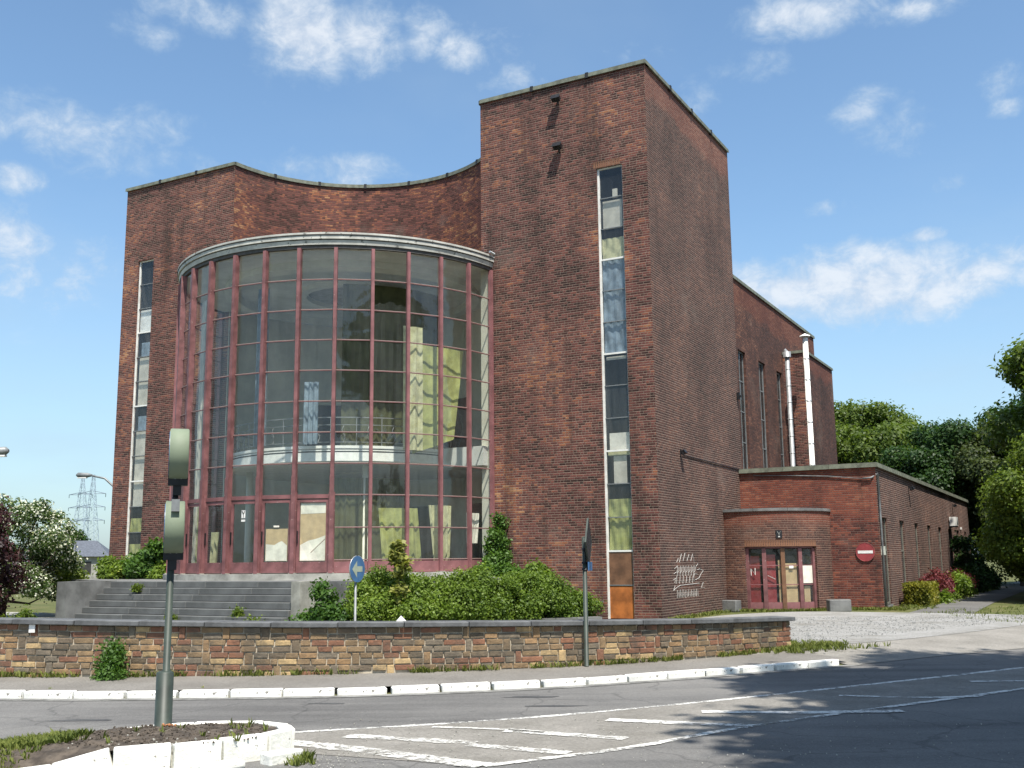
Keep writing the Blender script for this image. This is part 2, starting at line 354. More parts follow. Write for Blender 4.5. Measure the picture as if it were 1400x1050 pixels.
# leaves
def leaf(name, c1, c2, c3=None, tr=.35, rough=.5):
    m, g, b = base_mat(name); out = m.node_tree.nodes['Material Output']
    geo = g.n('ShaderNodeNewGeometry'); oi = g.n('ShaderNodeObjectInfo').outputs['Random']
    nz = g.noise(geo.outputs['Position'], .9, 3, .6)
    f = g.m('ADD', g.m('MULTIPLY', geo.outputs['Random Per Island'], .55), g.m('ADD', g.m('MULTIPLY', g.m('SUBTRACT', nz, .5), 1.3), g.m('MULTIPLY', oi, .25)))
    f = g.m('ADD', f, .1, clamp=True)
    st = [(0, c1), (.85, c2)] + ([(1, c3)] if c3 else [])
    c = g.ramp(f, st); g.l(c, b.inputs['Base Color']); b.inputs['Roughness'].default_value = rough; b.inputs['Specular IOR Level'].default_value = .3
    t = g.n('ShaderNodeBsdfTranslucent'); g.l(g.mix(1.0, c, (1.4, 1.5, .7), 'MULTIPLY'), t.inputs[0])
    mx = g.n('ShaderNodeMixShader'); mx.inputs[0].default_value = tr; g.l(b.outputs[0], mx.inputs[1]); g.l(t.outputs[0], mx.inputs[2]); g.l(mx.outputs[0], out.inputs[0]); return m
L_BUSH = leaf('leaf_bush', (.045, .085, .014), (.19, .27, .037), (.34, .38, .08))
L_IVY = leaf('leaf_ivy', (.025, .065, .012), (.09, .17, .03))
L_DARK = leaf('leaf_dark', (.012, .035, .010), (.05, .10, .022), (.08, .13, .03))
L_MID = leaf('leaf_mid', (.035, .065, .012), (.125, .175, .03), (.18, .22, .045), tr=.42)
L_OLIVE = leaf('leaf_olive', (.03, .05, .018), (.10, .125, .042), (.14, .16, .06), tr=.4)
L_LIME = leaf('leaf_lime', (.05, .09, .012), (.17, .22, .03), (.22, .26, .05))
L_HAW = leaf('leaf_hawthorn', (.02, .05, .012), (.09, .14, .035))
L_BLOS = leaf('blossom', (.50, .52, .40), (.78, .78, .68), tr=.3)
L_PURP = leaf('leaf_purple', (.018, .008, .010), (.085, .030, .034), (.12, .05, .05), tr=.2)
L_RED = leaf('leaf_red', (.05, .012, .015), (.17, .04, .045))
L_YEL = leaf('leaf_hedge', (.05, .07, .012), (.24, .22, .03))
L_MAP = leaf('leaf_maple', (.10, .12, .03), (.30, .30, .08), (.42, .38, .13))
L_GRASS = leaf('grass_blade', (.06, .09, .015), (.17, .19, .04), (.30, .27, .11), tr=.25, rough=.7)

# ground materials
def ground(name, cols, s1=.8, s2=40, bump=.5, rough=.9, crack=0):
    m, g, b = base_mat(name); wp = g.n('ShaderNodeNewGeometry').outputs['Position']
    a = g.noise(wp, s1, 6, .65); f = g.noise(wp, s2, 4, .75); ff = g.noise(wp, s2 * 3.5, 2, .7)
    c = g.ramp(a, cols); c = g.mix(1.0, c, g.ramp(f, [(.25, (.62, .62, .62)), (.75, (1.35, 1.35, 1.35))]), 'MULTIPLY')
    c = g.mix(1.0, c, g.ramp(ff, [(.3, (.75, .75, .75)), (.7, (1.22, 1.22, 1.22))]), 'MULTIPLY')
    if name == 'asphalt_road':
        mpr = g.n('ShaderNodeMapping'); mpr.inputs['Rotation'].default_value = (0, 0, -.12); mpr.inputs['Scale'].default_value = (.12, 1.1, 1); g.l(wp, mpr.inputs[0])
        tk = g.noise(mpr.outputs[0], 1.0, 5, .6); c = g.mix(1.0, c, g.ramp(tk, [(.32, (.70, .70, .71)), (.5, (1, 1, 1)), (.7, (1.16, 1.15, 1.13))]), 'MULTIPLY')
        sp = g.noise(wp, 1.7, 6, .7); c = g.mix(g.m('MULTIPLY', g.mr(sp, .62, .72), .5), c, (.05, .049, .048))
    if crack:
        vo = g.n('ShaderNodeTexVoronoi', feature='DISTANCE_TO_EDGE'); vo.inputs['Scale'].default_value = .45
        g.l(g.vm('ADD', wp, g.vm('MULTIPLY', g.noise_v(wp) , (.5, .5, .5))), vo.inputs['Vector'])
        c = g.mix(g.m('MULTIPLY', g.mr(vo.outputs[0], .012, .0), crack), c, (.03, .03, .03))
    g.l(c, b.inputs['Base Color']); b.inputs['Roughness'].default_value = rough; b.inputs['Specular IOR Level'].default_value = .25
    g.l(g.bump(f, bump, .01), b.inputs['Normal']); return m
def noise_v(self, vec):
    x = self.n('ShaderNodeTexNoise'); self.l(vec, x.inputs['Vector']); x.inputs['Scale'].default_value = 1.5; return x.outputs[1]
G.noise_v = noise_v
M_ROAD = ground('asphalt_road', [(.3, (.12, .116, .111)), (.5, (.148, .144, .137)), (.7, (.175, .169, .16))], .35, 45, .35, crack=.35)
M_PAVE = ground('asphalt_pavement', [(.3, (.14, .13, .115)), (.6, (.19, .178, .16))], .8, 35, .4)
M_GRAV = ground('gravel_ground', [(.3, (.17, .16, .14)), (.45, (.24, .235, .22)), (.7, (.30, .295, .285))], .9, 18, 1.0)
M_CROSS = ground('worn_crossover', [(.3, (.17, .16, .14)), (.6, (.25, .235, .21))], .7, 30, .6)
M_DRIVE = ground('driveway_asphalt', [(.3, (.09, .088, .085)), (.6, (.14, .135, .125))], .7, 35, .4)
M_GRASS = ground('grass_ground', [(.3, (.055, .065, .02)), (.5, (.09, .10, .03)), (.7, (.15, .13, .06))], .9, 30, .8)
M_PATH = ground('pale_path', [(.3, (.25, .24, .22)), (.7, (.36, .35, .32))], .9, 25, .4)
M_CHEV = ground('gritty_asphalt', [(.3, (.16, .15, .13)), (.5, (.205, .193, .172)), (.7, (.25, .235, .21))], 1.2, 30, .7)
# worn road paint
m, g, b = base_mat('worn_road_paint'); out = m.node_tree.nodes['Material Output']
wp = g.n('ShaderNodeNewGeometry').outputs['Position']
b.inputs['Base Color'].default_value = (.62, .61, .57, 1); b.inputs['Roughness'].default_value = .8
uvn = g.n('ShaderNodeTexCoord').outputs['UV']; su = g.n('ShaderNodeSeparateXYZ'); g.l(uvn, su.inputs[0])
edge = g.m('MULTIPLY', g.m('MINIMUM', su.outputs[0], g.m('SUBTRACT', 1, su.outputs[0])), 1.2)
wr = g.m('ADD', g.m('ADD', g.noise(wp, 14, 6, .75), g.m('MULTIPLY', g.noise(wp, 1.6, 3), .5)), g.m('MINIMUM', edge, .22))
tr = g.n('ShaderNodeBsdfTransparent'); mx = g.n('ShaderNodeMixShader'); g.l(g.mr(wr, .83, 1.05), mx.inputs[0]); g.l(tr.outputs[0], mx.inputs[1]); g.l(b.outputs[0], mx.inputs[2]); g.l(mx.outputs[0], out.inputs[0])
M_PAINT = m

# ------------------------------------------------------------------ curves in plan
def smooth_path(pts, step):
    """Catmull-Rom through 2D/3D points, resampled evenly"""
    P = [np.array(p, float) for p in pts]; P = [2 * P[0] - P[1]] + P + [2 * P[-1] - P[-2]]; o = []
    for i in range(1, len(P) - 2):
        for k in range(24):
            t = k / 24; a, b_, c_, d = P[i - 1], P[i], P[i + 1], P[i + 2]
            o.append(.5 * ((2 * b_) + (c_ - a) * t + (2 * a - 5 * b_ + 4 * c_ - d) * t * t + (3 * b_ - a - 3 * c_ + d) * t ** 3))
    o.append(P[-2]); o = np.array(o); s = np.concatenate([[0], np.cumsum(np.linalg.norm(np.diff(o[:, :2], axis=0), axis=1))])
    n = max(2, int(round(s[-1] / step)) + 1); t = np.linspace(0, s[-1], n)
    return np.stack([np.interp(t, s, o[:, j]) for j in range(o.shape[1])], 1), s[-1]
class Path:
    def __init__(s, pts):
        s.p, s.L = smooth_path(pts, .05); s.s = np.linspace(0, s.L, len(s.p))
    def at(s, d):
        q = [float(np.interp(d, s.s, s.p[:, j])) for j in range(s.p.shape[1])]
        e = [float(np.interp(min(d + .05, s.L), s.s, s.p[:, j]) - np.interp(max(d - .05, 0), s.s, s.p[:, j])) for j in range(2)]
        a = math.atan2(e[1], e[0]); return q, a

# ------------------------------------------------------------------ ground, road, pavement
mb = MB(); mb.quad([(-900, -400, -.16), (900, -400, -.16), (900, 1400, -.16), (-900, 1400, -.16)]); struct('ground', mb, M_GRASS)
KERB = [(-40, 22.5), (-26, 18.6), (-14, 15.95), (-7.14, 15.05), (-5.05, 14.88), (-2.74, 14.93), (-1.1, 15.2), (.59, 15.72), (2.43, 16.62), (4.4, 17.75), (5.72, 18.52)]
KERB = [(x, y - .17) for x, y in KERB]
EDGE = KERB + [(8.2, 20.1), (12.5, 22.9), (22, 29.5), (45, 45), (90, 75)]
ep, _ = smooth_path(EDGE, .8)
mb = MB(); poly = [(x, y, -.12) for x, y in ep] + [(90, -40, -.12), (-40, -40, -.12)]; mb.quad(poly); struct('road', mb, M_ROAD)
# site level (0.12 above the road): grass, with paved sheets on it
i_end = min(range(len(ep)), key=lambda i: (ep[i][0] - 5.7) ** 2 + (ep[i][1] - 18.5) ** 2)
mb = MB(); n = len(ep); NB = 110
inner = []
for i, (x, y) in enumerate(ep):
    a = ep[min(i + 1, n - 1)] - ep[max(i - 1, 0)]; a = a / np.linalg.norm(a); off = 2.0 if i <= i_end - 2 else 1.6
    z = -.005
    inner.append((x - a[1] * off, y + a[0] * off, z))
mb.quad(inner + [(90, NB, -.005), (-40, NB, -.005)])
for i in range(n - 1):                                      # the edge down to the road: a step at the kerb, a gentle ramp beyond it
    mb.quad([(*ep[i], -.13), (*ep[i + 1], -.13), inner[i + 1], inner[i]])
struct('site_ground', mb, M_GRASS)
def ribbon(path, o0, o1, z, d0=0, d1=None, step=.4, zr=None):
    mb = MB(); d1 = d1 or path.L; k = max(1, int((d1 - d0) / step)); pr = None
    for i in range(k + 1):
        d = d0 + (d1 - d0) * i / k; q, a = path.at(d); nx, ny = -math.sin(a), math.cos(a)
        A_ = (q[0] + nx * o0, q[1] + ny * o0, z); B_ = (q[0] + nx * o1, q[1] + ny * o1, z if zr is None else zr)
        if pr: mb.quad([pr[0], A_, B_, pr[1]], [(0, pr[2]), (0, d), (1, d), (1, pr[2])])
        pr = (A_, B_, d)
    return mb
KP = Path(KERB)
struct('pavement', ribbon(KP, .125, 2.25, -.027, zr=.004), M_PAVE)
EP = Path(EDGE[8:])
def sheet(name, pts, z, mat, sm=.6):
    p, _ = smooth_path(list(pts) + [pts[0]], sm); mb = MB(); mb.quad([(x, y, z) for x, y in p[:-1]]); return struct(name, mb, mat)
# gravel forecourt between the wall's end and the annex
sheet('gravel_forecourt', [(4.6, 21.0), (6.2, 20.9), (8.6, 22.6), (11.2, 25.0), (13.6, 27.6), (14.6, 29.6), (13.6, 31.2), (11.4, 32.6), (9.6, 33.6), (8.0, 33.4), (5.9, 31.6), (4.2, 28.4), (3.9, 24.5)], .012, M_GRAV)
# pale crossover running along the road edge beyond the last kerb stone
mb = MB()
def off_pt(i, o):
    a = ep[min(i + 1, n - 1)] - ep[max(i - 1, 0)]; a = a / np.linalg.norm(a); return (ep[i][0] - a[1] * o, ep[i][1] + a[0] * o)
for i in range(i_end - 1, min(n - 1, i_end + 46)):
    for (o0, z0), (o1, z1) in (((-.10, -.113), (0, -.113)), ((0, -.113), (.16, -.098)), ((.16, -.098), (1.6, .006)), ((1.6, .006), (2.9, .0065))):
        if i < i_end and o0 < .16: continue
        mb.quad([(*off_pt(i, o0), z0), (*off_pt(i + 1, o0), z0), (*off_pt(i + 1, o1), z1), (*off_pt(i, o1), z1)])
struct('crossover', mb, M_CROSS)
mb = MB()
dl = [(5.6, 3.5), (5.5, 6), (5.6, 14), (5.7, 30), (5.7, 60)]; dr = [(8.2, 3.5), (7.3, 6), (7.2, 14), (7.4, 30), (7.4, 60)]
for i in range(4): mb.quad([B(*dl[i], .008), B(*dr[i], .008), B(*dr[i + 1], .008), B(*dl[i + 1], .008)])
struct('driveway', mb, M_DRIVE)
sheet('path', [(-33, 40), (-20.5, 40.2), (-15.5, 37.5), (-13.5, 34), (-14.5, 30), (-16, 28), (-20, 30), (-33, 33)], .006, M_PATH)
# chevron area and painted lines on the road
L1 = Path([(-2.35, 11.66), (-.53, 12.25), (1.18, 13.06), (3.42, 14.4), (8.17, 17.48), (13.5, 21.2), (22, 27)])
L2 = Path([(-.29, 9.68), (1.08, 10.52), (2.74, 11.92), (6.86, 14.75), (12, 18.5), (20, 24.5)])
mb = MB(); prev = None
cl1 = [L1.at(L1.L * i / 30)[0] for i in range(31)]; 
loop = [(x, y, -.1155) for x, y in cl1] + [(x, y, -.1155) for x, y in [L2.at(L2.L * (1 - i / 30))[0] for i in range(31)]] + [(-2.2, 10.5, -.1155)]
mb.quad(loop); struct('chevron_area', mb, M_CHEV)
mk = ribbon(L1, -.07, .07, -.111); 
def addm(a, b):
    n = len(a.v); a.v += b.v; a.f += [tuple(i + n for i in f) for f in b.f]; a.uv += b.uv; a.mi += b.mi; a.sm += b.sm
struct('edge_line', mk, M_PAINT)
struct('edge_line', ribbon(L2, -.07, .07, -.111), M_PAINT)
for pts, wd in [([(-2.3, 11.02), (-1.58, 10.60), (-.9, 10.1), (-.29, 9.68)], .17), ([(-1.75, 11.38), (-1.0, 11.08), (-.4, 10.85)], .14), ([(-.1, 11.62), (.55, 11.3), (1.1, 11.0)], .13),
                ([(1.03, 12.31), (1.8, 12.0), (2.6, 11.72)], .13), ([(2.18, 12.85), (3.4, 12.7), (4.5, 12.75)], .13), ([(-.46, 10.75), (0, 10.5), (.5, 10.25)], .12),
                ([(-.9, 11.9), (-.3, 11.75), (.3, 11.45)], .05), ([(4.2, 14.2), (5.2, 13.9), (6.0, 14.0)], .08), ([(6.5, 15.6), (7.6, 15.6)], .08)]:
    struct('chevron_stripe', ribbon(Path(pts), -wd, wd, -.1075, step=.3), M_PAINT)
def blob(cx_, cy_, rx, ry, seed):
    r = random.Random(seed); return [(cx_ + rx * math.cos(k * .7) * r.uniform(.6, 1.2), cy_ + ry * math.sin(k * .7) * r.uniform(.6, 1.2)) for k in range(9)]
M_OIL = ground('oily_asphalt', [(.3, (.05, .05, .052)), (.7, (.085, .085, .085))], 2, 45, .3)
for cx_, cy_, rx, ry, sd in ((.25, 14.45, .45, .10, 1), (.45, 13.55, .4, .07, 2), (-5.0, 12.75, .42, .10, 3), (-2.4, 14.0, .3, .06, 4)): sheet('oil_stain', blob(cx_, cy_, rx, ry, sd), -.1165, M_OIL, .12)
# kerb stones, painted white
kerb = bpy.data.objects.new('kerb', None); COL.objects.link(kerb); kerb['kind'] = 'structure'; kerb.location = (0, 0, 0)
def bevel_box(name, sx_, sy_, sz_, bev, mat, rough_=0, seed=0, seg=1):
    import bmesh
    bm = bmesh.new(); bmesh.ops.create_cube(bm, size=1)
    bmesh.ops.scale(bm, vec=(sx_, sy_, sz_), verts=bm.verts)
    rnd = random.Random(seed)
    for v in bm.verts: v.co += Vector([rnd.uniform(-1, 1) * rough_ for _ in range(3)])
    bmesh.ops.bevel(bm, geom=list(bm.edges), offset=bev, segments=seg, affect='EDGES', profile=.6)
    me = bpy.data.meshes.new(name); bm.to_mesh(me); bm.free(); me.materials.append(mat); return me
kms = [bevel_box('kerb_stone', .69 - .012 * i, .16, .13, .016, M_KERB, .006, i) for i in range(4)]
d = .35; i = 0
while d < KP.L - .3:
    q, a = KP.at(d)
    link('kerb_stone', kms[i % 4], kerb, (q[0] - math.sin(a) * .075, q[1] + math.cos(a) * .075, -.088 + random.uniform(-.006, .006)), (random.uniform(-.02, .02), 0, a + random.uniform(-.012, .012)))
    d += .705 + random.choice([0, 0, .01, .03]); i += 1
# gutter strip
struct('gutter', ribbon(KP, -.22, -.015, -.1135), simple('gutter_concrete', (.20, .195, .18), .9, .4, 4, .4))

# ------------------------------------------------------------------ stone wall along the pavement
WP = Path([(-13.5, 18.0, .93), (-10.5, 17.15, .89), (-7.85, 16.62, .86), (-6.34, 16.45, .83), (-3.57, 16.40, .775), (-1.13, 16.70, .74), (1.18, 17.42, .695), (3.3, 18.55, .64), (5.12, 20.05, .585)])
wall = thing('stone_wall', 'low curved wall of coloured rubble stones with dark coping along the pavement', 'wall', (0, 0, 0))
mb = MB(); k = 90; pr = None; TH = .34
for i in range(k + 1):
    q, a = WP.at((WP.L - .02) * i / k); nx, ny = -math.sin(a), math.cos(a); t = q[2] - .075
    c = [(q[0] + nx * .03, q[1] + ny * .03), (q[0] + nx * (TH - .03), q[1] + ny * (TH - .03))]
    o = [(*c[0], -.1), (*c[0], t), (*c[1], t), (*c[1], -.1)]
    if pr:
        for j in range(4): mb.quad([pr[j], o[j], o[(j + 1) % 4], pr[(j + 1) % 4]])
    if i == k: mb.quad(o)
    pr = o
part('mortar_core', mb, M_MORT, wall)
stones = [bevel_box('stone', 1, 1, 1, .085, M_STONE, .035, i, 2) for i in range(10)]
ch = .092; rows = 9; gap = .017; cells = []
uprights = []
for pair in range(0, rows, 2):
    ups = []; s = random.uniform(.2, 1.2)
    while s < WP.L:
        ups.append((s, s + random.uniform(.10, .14))); s += random.uniform(.55, 1.7)
    uprights.append(ups)
    for (a_, b_) in ups: cells.append((a_, b_, pair, 2 if pair + 1 < rows else 1))
    for r_ in (pair, pair + 1):
        if r_ >= rows: continue
        edges = [(0, 0)] + ups + [(WP.L, WP.L)]
        for (e0, e1) in zip(edges, edges[1:]):
            s = e0[1]; end = e1[0]
            if r_ % 2: 
                pass
            nn = max(1, int(round((end - s) / random.uniform(.20, .27)))); cuts = [s + (end - s) * (j + (random.uniform(-.25, .25) if 0 < j < nn else 0)) / nn for j in range(nn + 1)]
            for c0, c1 in zip(cuts, cuts[1:]): cells.append((c0, c1, r_, 1))
def stone_box(c0, c1, r_, span):
    mid = (c0 + c1) / 2; q, a = WP.at(mid); top = q[2] - .077 - ch * r_; bot = top - ch * span
    if (top + bot) / 2 < -.01: return None
    jit = random.uniform(-.008, .010)
    return (q[0] - math.sin(a) * (.075 - jit), q[1] + math.cos(a) * (.075 - jit), (top + bot) / 2), a, (c1 - c0 - gap, .13, ch * span - gap)
sb = [(stone_box(*c_), c_) for c_ in cells]; sb = [x for x in sb if x[0]]
sb.sort(key=lambda x: -(x[0][2][0] * x[0][2][2]) / (x[0][0][0] ** 2 + x[0][0][1] ** 2) - (100 if abs(x[0][0][0]) < .49 * x[0][0][1] else 0))
visible = [x for x in sb if abs(x[0][0][0]) < .50 * x[0][0][1]]
for j, ((lc, a, sz), _) in enumerate(sb[:300]):
    link('stone', stones[j % 10], wall, lc, (0, 0, a), sz)
rest = MB()
for j, ((lc, a, sz), _) in enumerate(sb[300:]):
    M_ = Matrix.Translation(lc) @ Matrix.Rotation(a, 4, 'Z') @ Matrix.Diagonal((*sz, 1)); me = stones[j % 10]; n0 = len(rest.v)
    rest.v += [tuple(M_ @ v.co) for v in me.vertices]
    for p in me.polygons: rest.f.append(tuple(n0 + v for v in p.vertices)); rest.uv.append([(0, 0)] * len(p.vertices)); rest.mi.append(0); rest.sm.append(False)
# end face and back face stones too
q, a = WP.at(WP.L - .01)
for r_ in range(7):
    for c0, c1 in ((.06, .2), (.2, TH)):
        t = q[2] - .077 - ch * r_
        if t < 0: continue
        M_ = Matrix.Translation((q[0] - math.sin(a) * (c0 + c1) / 2, q[1] + math.cos(a) * (c0 + c1) / 2, t - ch / 2)) @ Matrix.Rotation(a + math.pi / 2, 4, 'Z') @ Matrix.Diagonal((c1 - c0 - gap, .1, ch - gap, 1)); me = stones[(r_ * 3 + int(c0 > .1)) % 10]; n0 = len(rest.v)
        rest.v += [tuple(M_ @ v.co) for v in me.vertices]
        for p in me.polygons: rest.f.append(tuple(n0 + v for v in p.vertices)); rest.uv.append([(0, 0)] * len(p.vertices)); rest.mi.append(0); rest.sm.append(False)
part('wall_stones', rest, M_STONE, wall, kind='stuff')
cm = [bevel_box('coping_stone', .995, .44, .072, .008, M_COPS, .003, 40 + i) for i in range(3)]
d = .5; i = 0
while d < WP.L + .1:
    dd = min(d, WP.L - .42); q, a = WP.at(dd)
    if d > WP.L - .1: break
    link('coping_stone', cm[i % 3], wall, (q[0] - math.sin(a) * (TH / 2 - .01), q[1] + math.cos(a) * (TH / 2 - .01), q[2] - .036), (0, -(WP.at(dd + .4)[0][2] - WP.at(dd - .4)[0][2]) / -.8 * -1, a)); d += 1.0; i += 1
print('wall stones', len(sb), 'in view', len(visible))

# ------------------------------------------------------------------ the brick building
HT = 16.40; XL = -22.03; XC1 = -16.32; XC2 = -5.70; DP = 8.17; CX = -11.02
hall = thing('brick_theatre', 'large dark red brick building with a curved glass front between two tall blocks', 'building', B(0, 0, 0), BR())
def wall_y(mb, x0, x1, y, z0, z1, ops, depth=.22, face=-1, um=0):
    """wall in a plane of constant y seen from -y, with openings (xa, xb, za, zb) and reveals"""
    xs = sorted({x0, x1, *[o[0] for o in ops], *[o[1] for o in ops]}); zs = sorted({z0, z1, *[o[2] for o in ops], *[o[3] for o in ops]})
    for xa, xb in zip(xs, xs[1:]):
        for za, zb in zip(zs, zs[1:]):
            if any(o[0] <= xa and xb <= o[1] and o[2] <= za and zb <= o[3] for o in ops): continue
            mb.quad([(xa, y, za), (xb, y, za), (xb, y, zb), (xa, y, zb)], [(xa + um, za), (xb + um, za), (xb + um, zb), (xa + um, zb)])
    for xa, xb, za, zb in ops:
        yd = y + depth
        mb.quad([(xa, y, za), (xa, y, zb), (xa, yd, zb), (xa, yd, za)], [(0, za), (0, zb), (depth, zb), (depth, za)])
        mb.quad([(xb, y, zb), (xb, y, za), (xb, yd, za), (xb, yd, zb)], [(0, zb), (0, za), (depth, za), (depth, zb)])
        mb.quad([(xa, y, zb), (xb, y, zb), (xb, yd, zb), (xa, yd, zb)], [(xa, 0), (xb, 0), (xb, depth), (xa, depth)])
        mb.quad([(xb, y, za), (xa, y, za), (xa, yd, za), (xb, yd, za)], [(xb, 0), (xa, 0), (xa, depth), (xb, depth)])
def wall_x(mb, x, y0, y1, z0, z1, ops=(), depth=.22, um=0):
    t = MB(); wall_y(t, y0, y1, 0, z0, z1, list(ops), depth, um=um); n = len(mb.v)
    mb.v += [(x - p[1], p[0], p[2]) for p in t.v]; mb.f += [tuple(i + n for i in f) for f in t.f]; mb.uv += t.uv; mb.mi += t.mi; mb.sm += t.sm
S1, S2, SZ = -1.65, -.81, 13.36
mb = MB(); wall_y(mb, XC2, 0, 0, 0, HT, [(S1, S2, 0.0, SZ)]); part('front_wall', mb, M_BF, hall)
mb = MB(); wall_y(mb, XL, XC1, 0, 0, HT, [(XL - S2, XL - S1, .9, SZ)], um=3.3); part('front_wall', mb, M_BF, hall)
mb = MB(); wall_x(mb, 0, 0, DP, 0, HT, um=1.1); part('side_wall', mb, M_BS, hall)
mb = MB(); mb.quad([(0, DP, 0), (XL, DP, 0), (XL, DP, HT), (0, DP, HT)], [(0, 0), (-XL, 0), (-XL, HT), (0, HT)]); mb.quad([(XL, DP, 0), (XL, 0, 0), (XL, 0, HT), (XL, DP, HT)], [(0, 0), (DP, 0), (DP, HT), (0, HT)]); part('rear_wall', mb, M_BF, hall)
# brick returns from the corners in to the glass
DR, DY = 5.65, .40
ARC_R = 5.32; ARC_Y = 5.13 - ARC_R                      # concave screen wall, an arc bowed back
aa0 = math.asin((0 - ARC_Y) / ARC_R)
mb = MB(); mb.lathe([(ARC_R, 10.95), (ARC_R, HT)], math.pi - aa0, aa0, 48, CX, ARC_Y); part('curved_wall', mb, M_BC, hall)
mb = MB(); mb.lathe([(ARC_R, 1.38), (ARC_R, 10.75)], math.pi - aa0, aa0, 40, CX, ARC_Y)
mb.quad([(XC1 - .03, -.03, 1.38), (XC1 + .012, -.03, 1.38), (XC1 + .012, -.03, 10.75), (XC1 - .03, -.03, 10.75)])
mb.quad([(XC2 - .012, -.02, 1.38), (-5.36, -.02, 1.38), (-5.36, -.02, 10.75), (XC2 - .012, -.02, 10.75)])
part('foyer_wall', mb, M_CREAM, hall)
mb = MB(); rp = [(CX + ARC_R * math.cos(math.pi - aa0 + (2 * aa0 - math.pi) * i / 40), ARC_Y + ARC_R * math.sin(math.pi - aa0 + (2 * aa0 - math.pi) * i / 40), HT - .25) for i in range(41)]
mb.quad([(XL + .1, .05, HT - .25), (XC1, .05, HT - .25)] + [(x, y + .05, z) for x, y, z in rp] + [(XC2, .05, HT - .25), (-.1, .05, HT - .25), (-.1, DP - .1, HT - .25), (XL + .1, DP - .1, HT - .25)]); part('roof', mb, M_ROOF, hall)
# copings with dark clips
def coping_run(p, q, z, parent, over=.06, hh=.11, dep=.32, clips=True, L0=1.95):
    p, q = Vector((*p, 0)), Vector((*q, 0)); L = (q - p).length; a = math.atan2((q - p).y, (q - p).x); n = max(1, round(L / L0))
    for i in range(n):
        mb = MB(); l = L / n; mb.box(0.004, l - .004, -over, dep, 0, hh); mb.box(.004, l - .004, -over - .012, -over, -.02, hh * .55)
        o = link('coping', mb.mesh('coping', M_COP), parent, (p + (q - p) * (i / n)).to_tuple()[:2] + (z,), (0, 0, a))
        if clips and i:
            mc = MB(); mc.box(-.05, .05, -over - .03, .02, -.05, hh + .012); link('clip', mc.mesh('clip', M_CLIP), parent, (p + (q - p) * (i / n)).to_tuple()[:2] + (z,), (0, 0, a))
coping_run((XC2 - .0, 0), (.06, 0), HT - .03, hall); coping_run((XL - .06, 0), (XC1, 0), HT - .03, hall)
coping_run((0, .06), (0, DP), HT - .03, hall, clips=True)
for i in range(9):
    t0 = math.pi - aa0 + (2 * aa0 - math.pi) * i / 9; t1 = math.pi - aa0 + (2 * aa0 - math.pi) * (i + 1) / 9
    mb = MB(); mb.lathe([(ARC_R - .06, HT - .05), (ARC_R - .06, HT + .085), (ARC_R + .3, HT + .085), (ARC_R + .3, HT - .05)], t0 + .001, t1 - .001, 6, CX, ARC_Y, close=True); part('coping', mb, M_COP, hall)
    if i:
        mb = MB(); mb.lathe([(ARC_R - .085, HT - .08), (ARC_R - .085, HT + .10), (ARC_R + .02, HT + .10)], t0 - .01, t0 + .01, 1, CX, ARC_Y); part('clip', mb, M_CLIP, hall)
# roof vent
mb = MB(); mb.box(-3.25, -2.62, .7, 1.3, HT - .2, HT + .42); mb.box(-3.3, -2.57, .65, 1.35, HT + .42, HT + .47); part('roof_vent', mb, M_CONC, hall)
# drum cornice
A0, A1 = R(-176.2), R(-3.8)
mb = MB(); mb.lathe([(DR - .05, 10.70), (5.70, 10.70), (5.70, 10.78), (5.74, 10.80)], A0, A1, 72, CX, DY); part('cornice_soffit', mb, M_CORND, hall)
mb = MB(); mb.lathe([(5.74, 10.80), (5.76, 10.92), (5.76, 10.93), (5.73, 10.935), (5.73, 10.955), (5.80, 10.96), (5.80, 11.06), (5.765, 11.065), (5.765, 11.09), (5.82, 11.095), (5.82, 11.15), (5.5, 11.19)], A0, A1, 72, CX, DY); part('cornice', mb, M_CORN, hall)
mb = MB(); mb.lathe([(5.765, 11.068), (5.822, 11.072), (5.822, 11.088)], A0, A1, 72, CX, DY); mb.lathe([(5.763, 10.932), (5.763, 10.957)], A0, A1, 72, CX, DY); part('cornice_shade', mb, M_CORND, hall)  # dark bands carry the shade of the grooves as colour
mb = MB(); mb.disc(5.55, 11.185, 64, CX, DY); part('drum_roof', mb, M_ROOF, hall)
mb = MB(); mb.disc(5.62, 10.75, 64, CX, DY)
mb.lathe([(4.3, 10.75), (4.3, 10.55), (3.9, 10.50), (3.9, 10.75)], 0, 2 * math.pi, 64, CX, DY); mb.lathe([(1.9, 10.75), (1.9, 10.6), (1.6, 10.6), (1.6, 10.75)], 0, 2 * math.pi, 48, CX, DY)
part('ceiling', mb, M_CEIL, hall)
mb = MB(); mb.disc(1.55, 10.735, 40, CX, DY); part('ceiling_recess_shade', mb, simple('recess_shade_grey', (.22, .22, .21)), hall)  # flat disc, the shade of a recess put into its grey
mb = MB(); mb.disc(5.62, 1.385, 64, CX, DY); part('foyer_floor', mb, M_FLOOR, hall)
mb = MB(); mb.lathe([(5.86, 1.20), (5.86, 1.37), (5.6, 1.375)], A0, A1, 72, CX, DY); part('drum_plinth', mb, M_CONCL, hall)

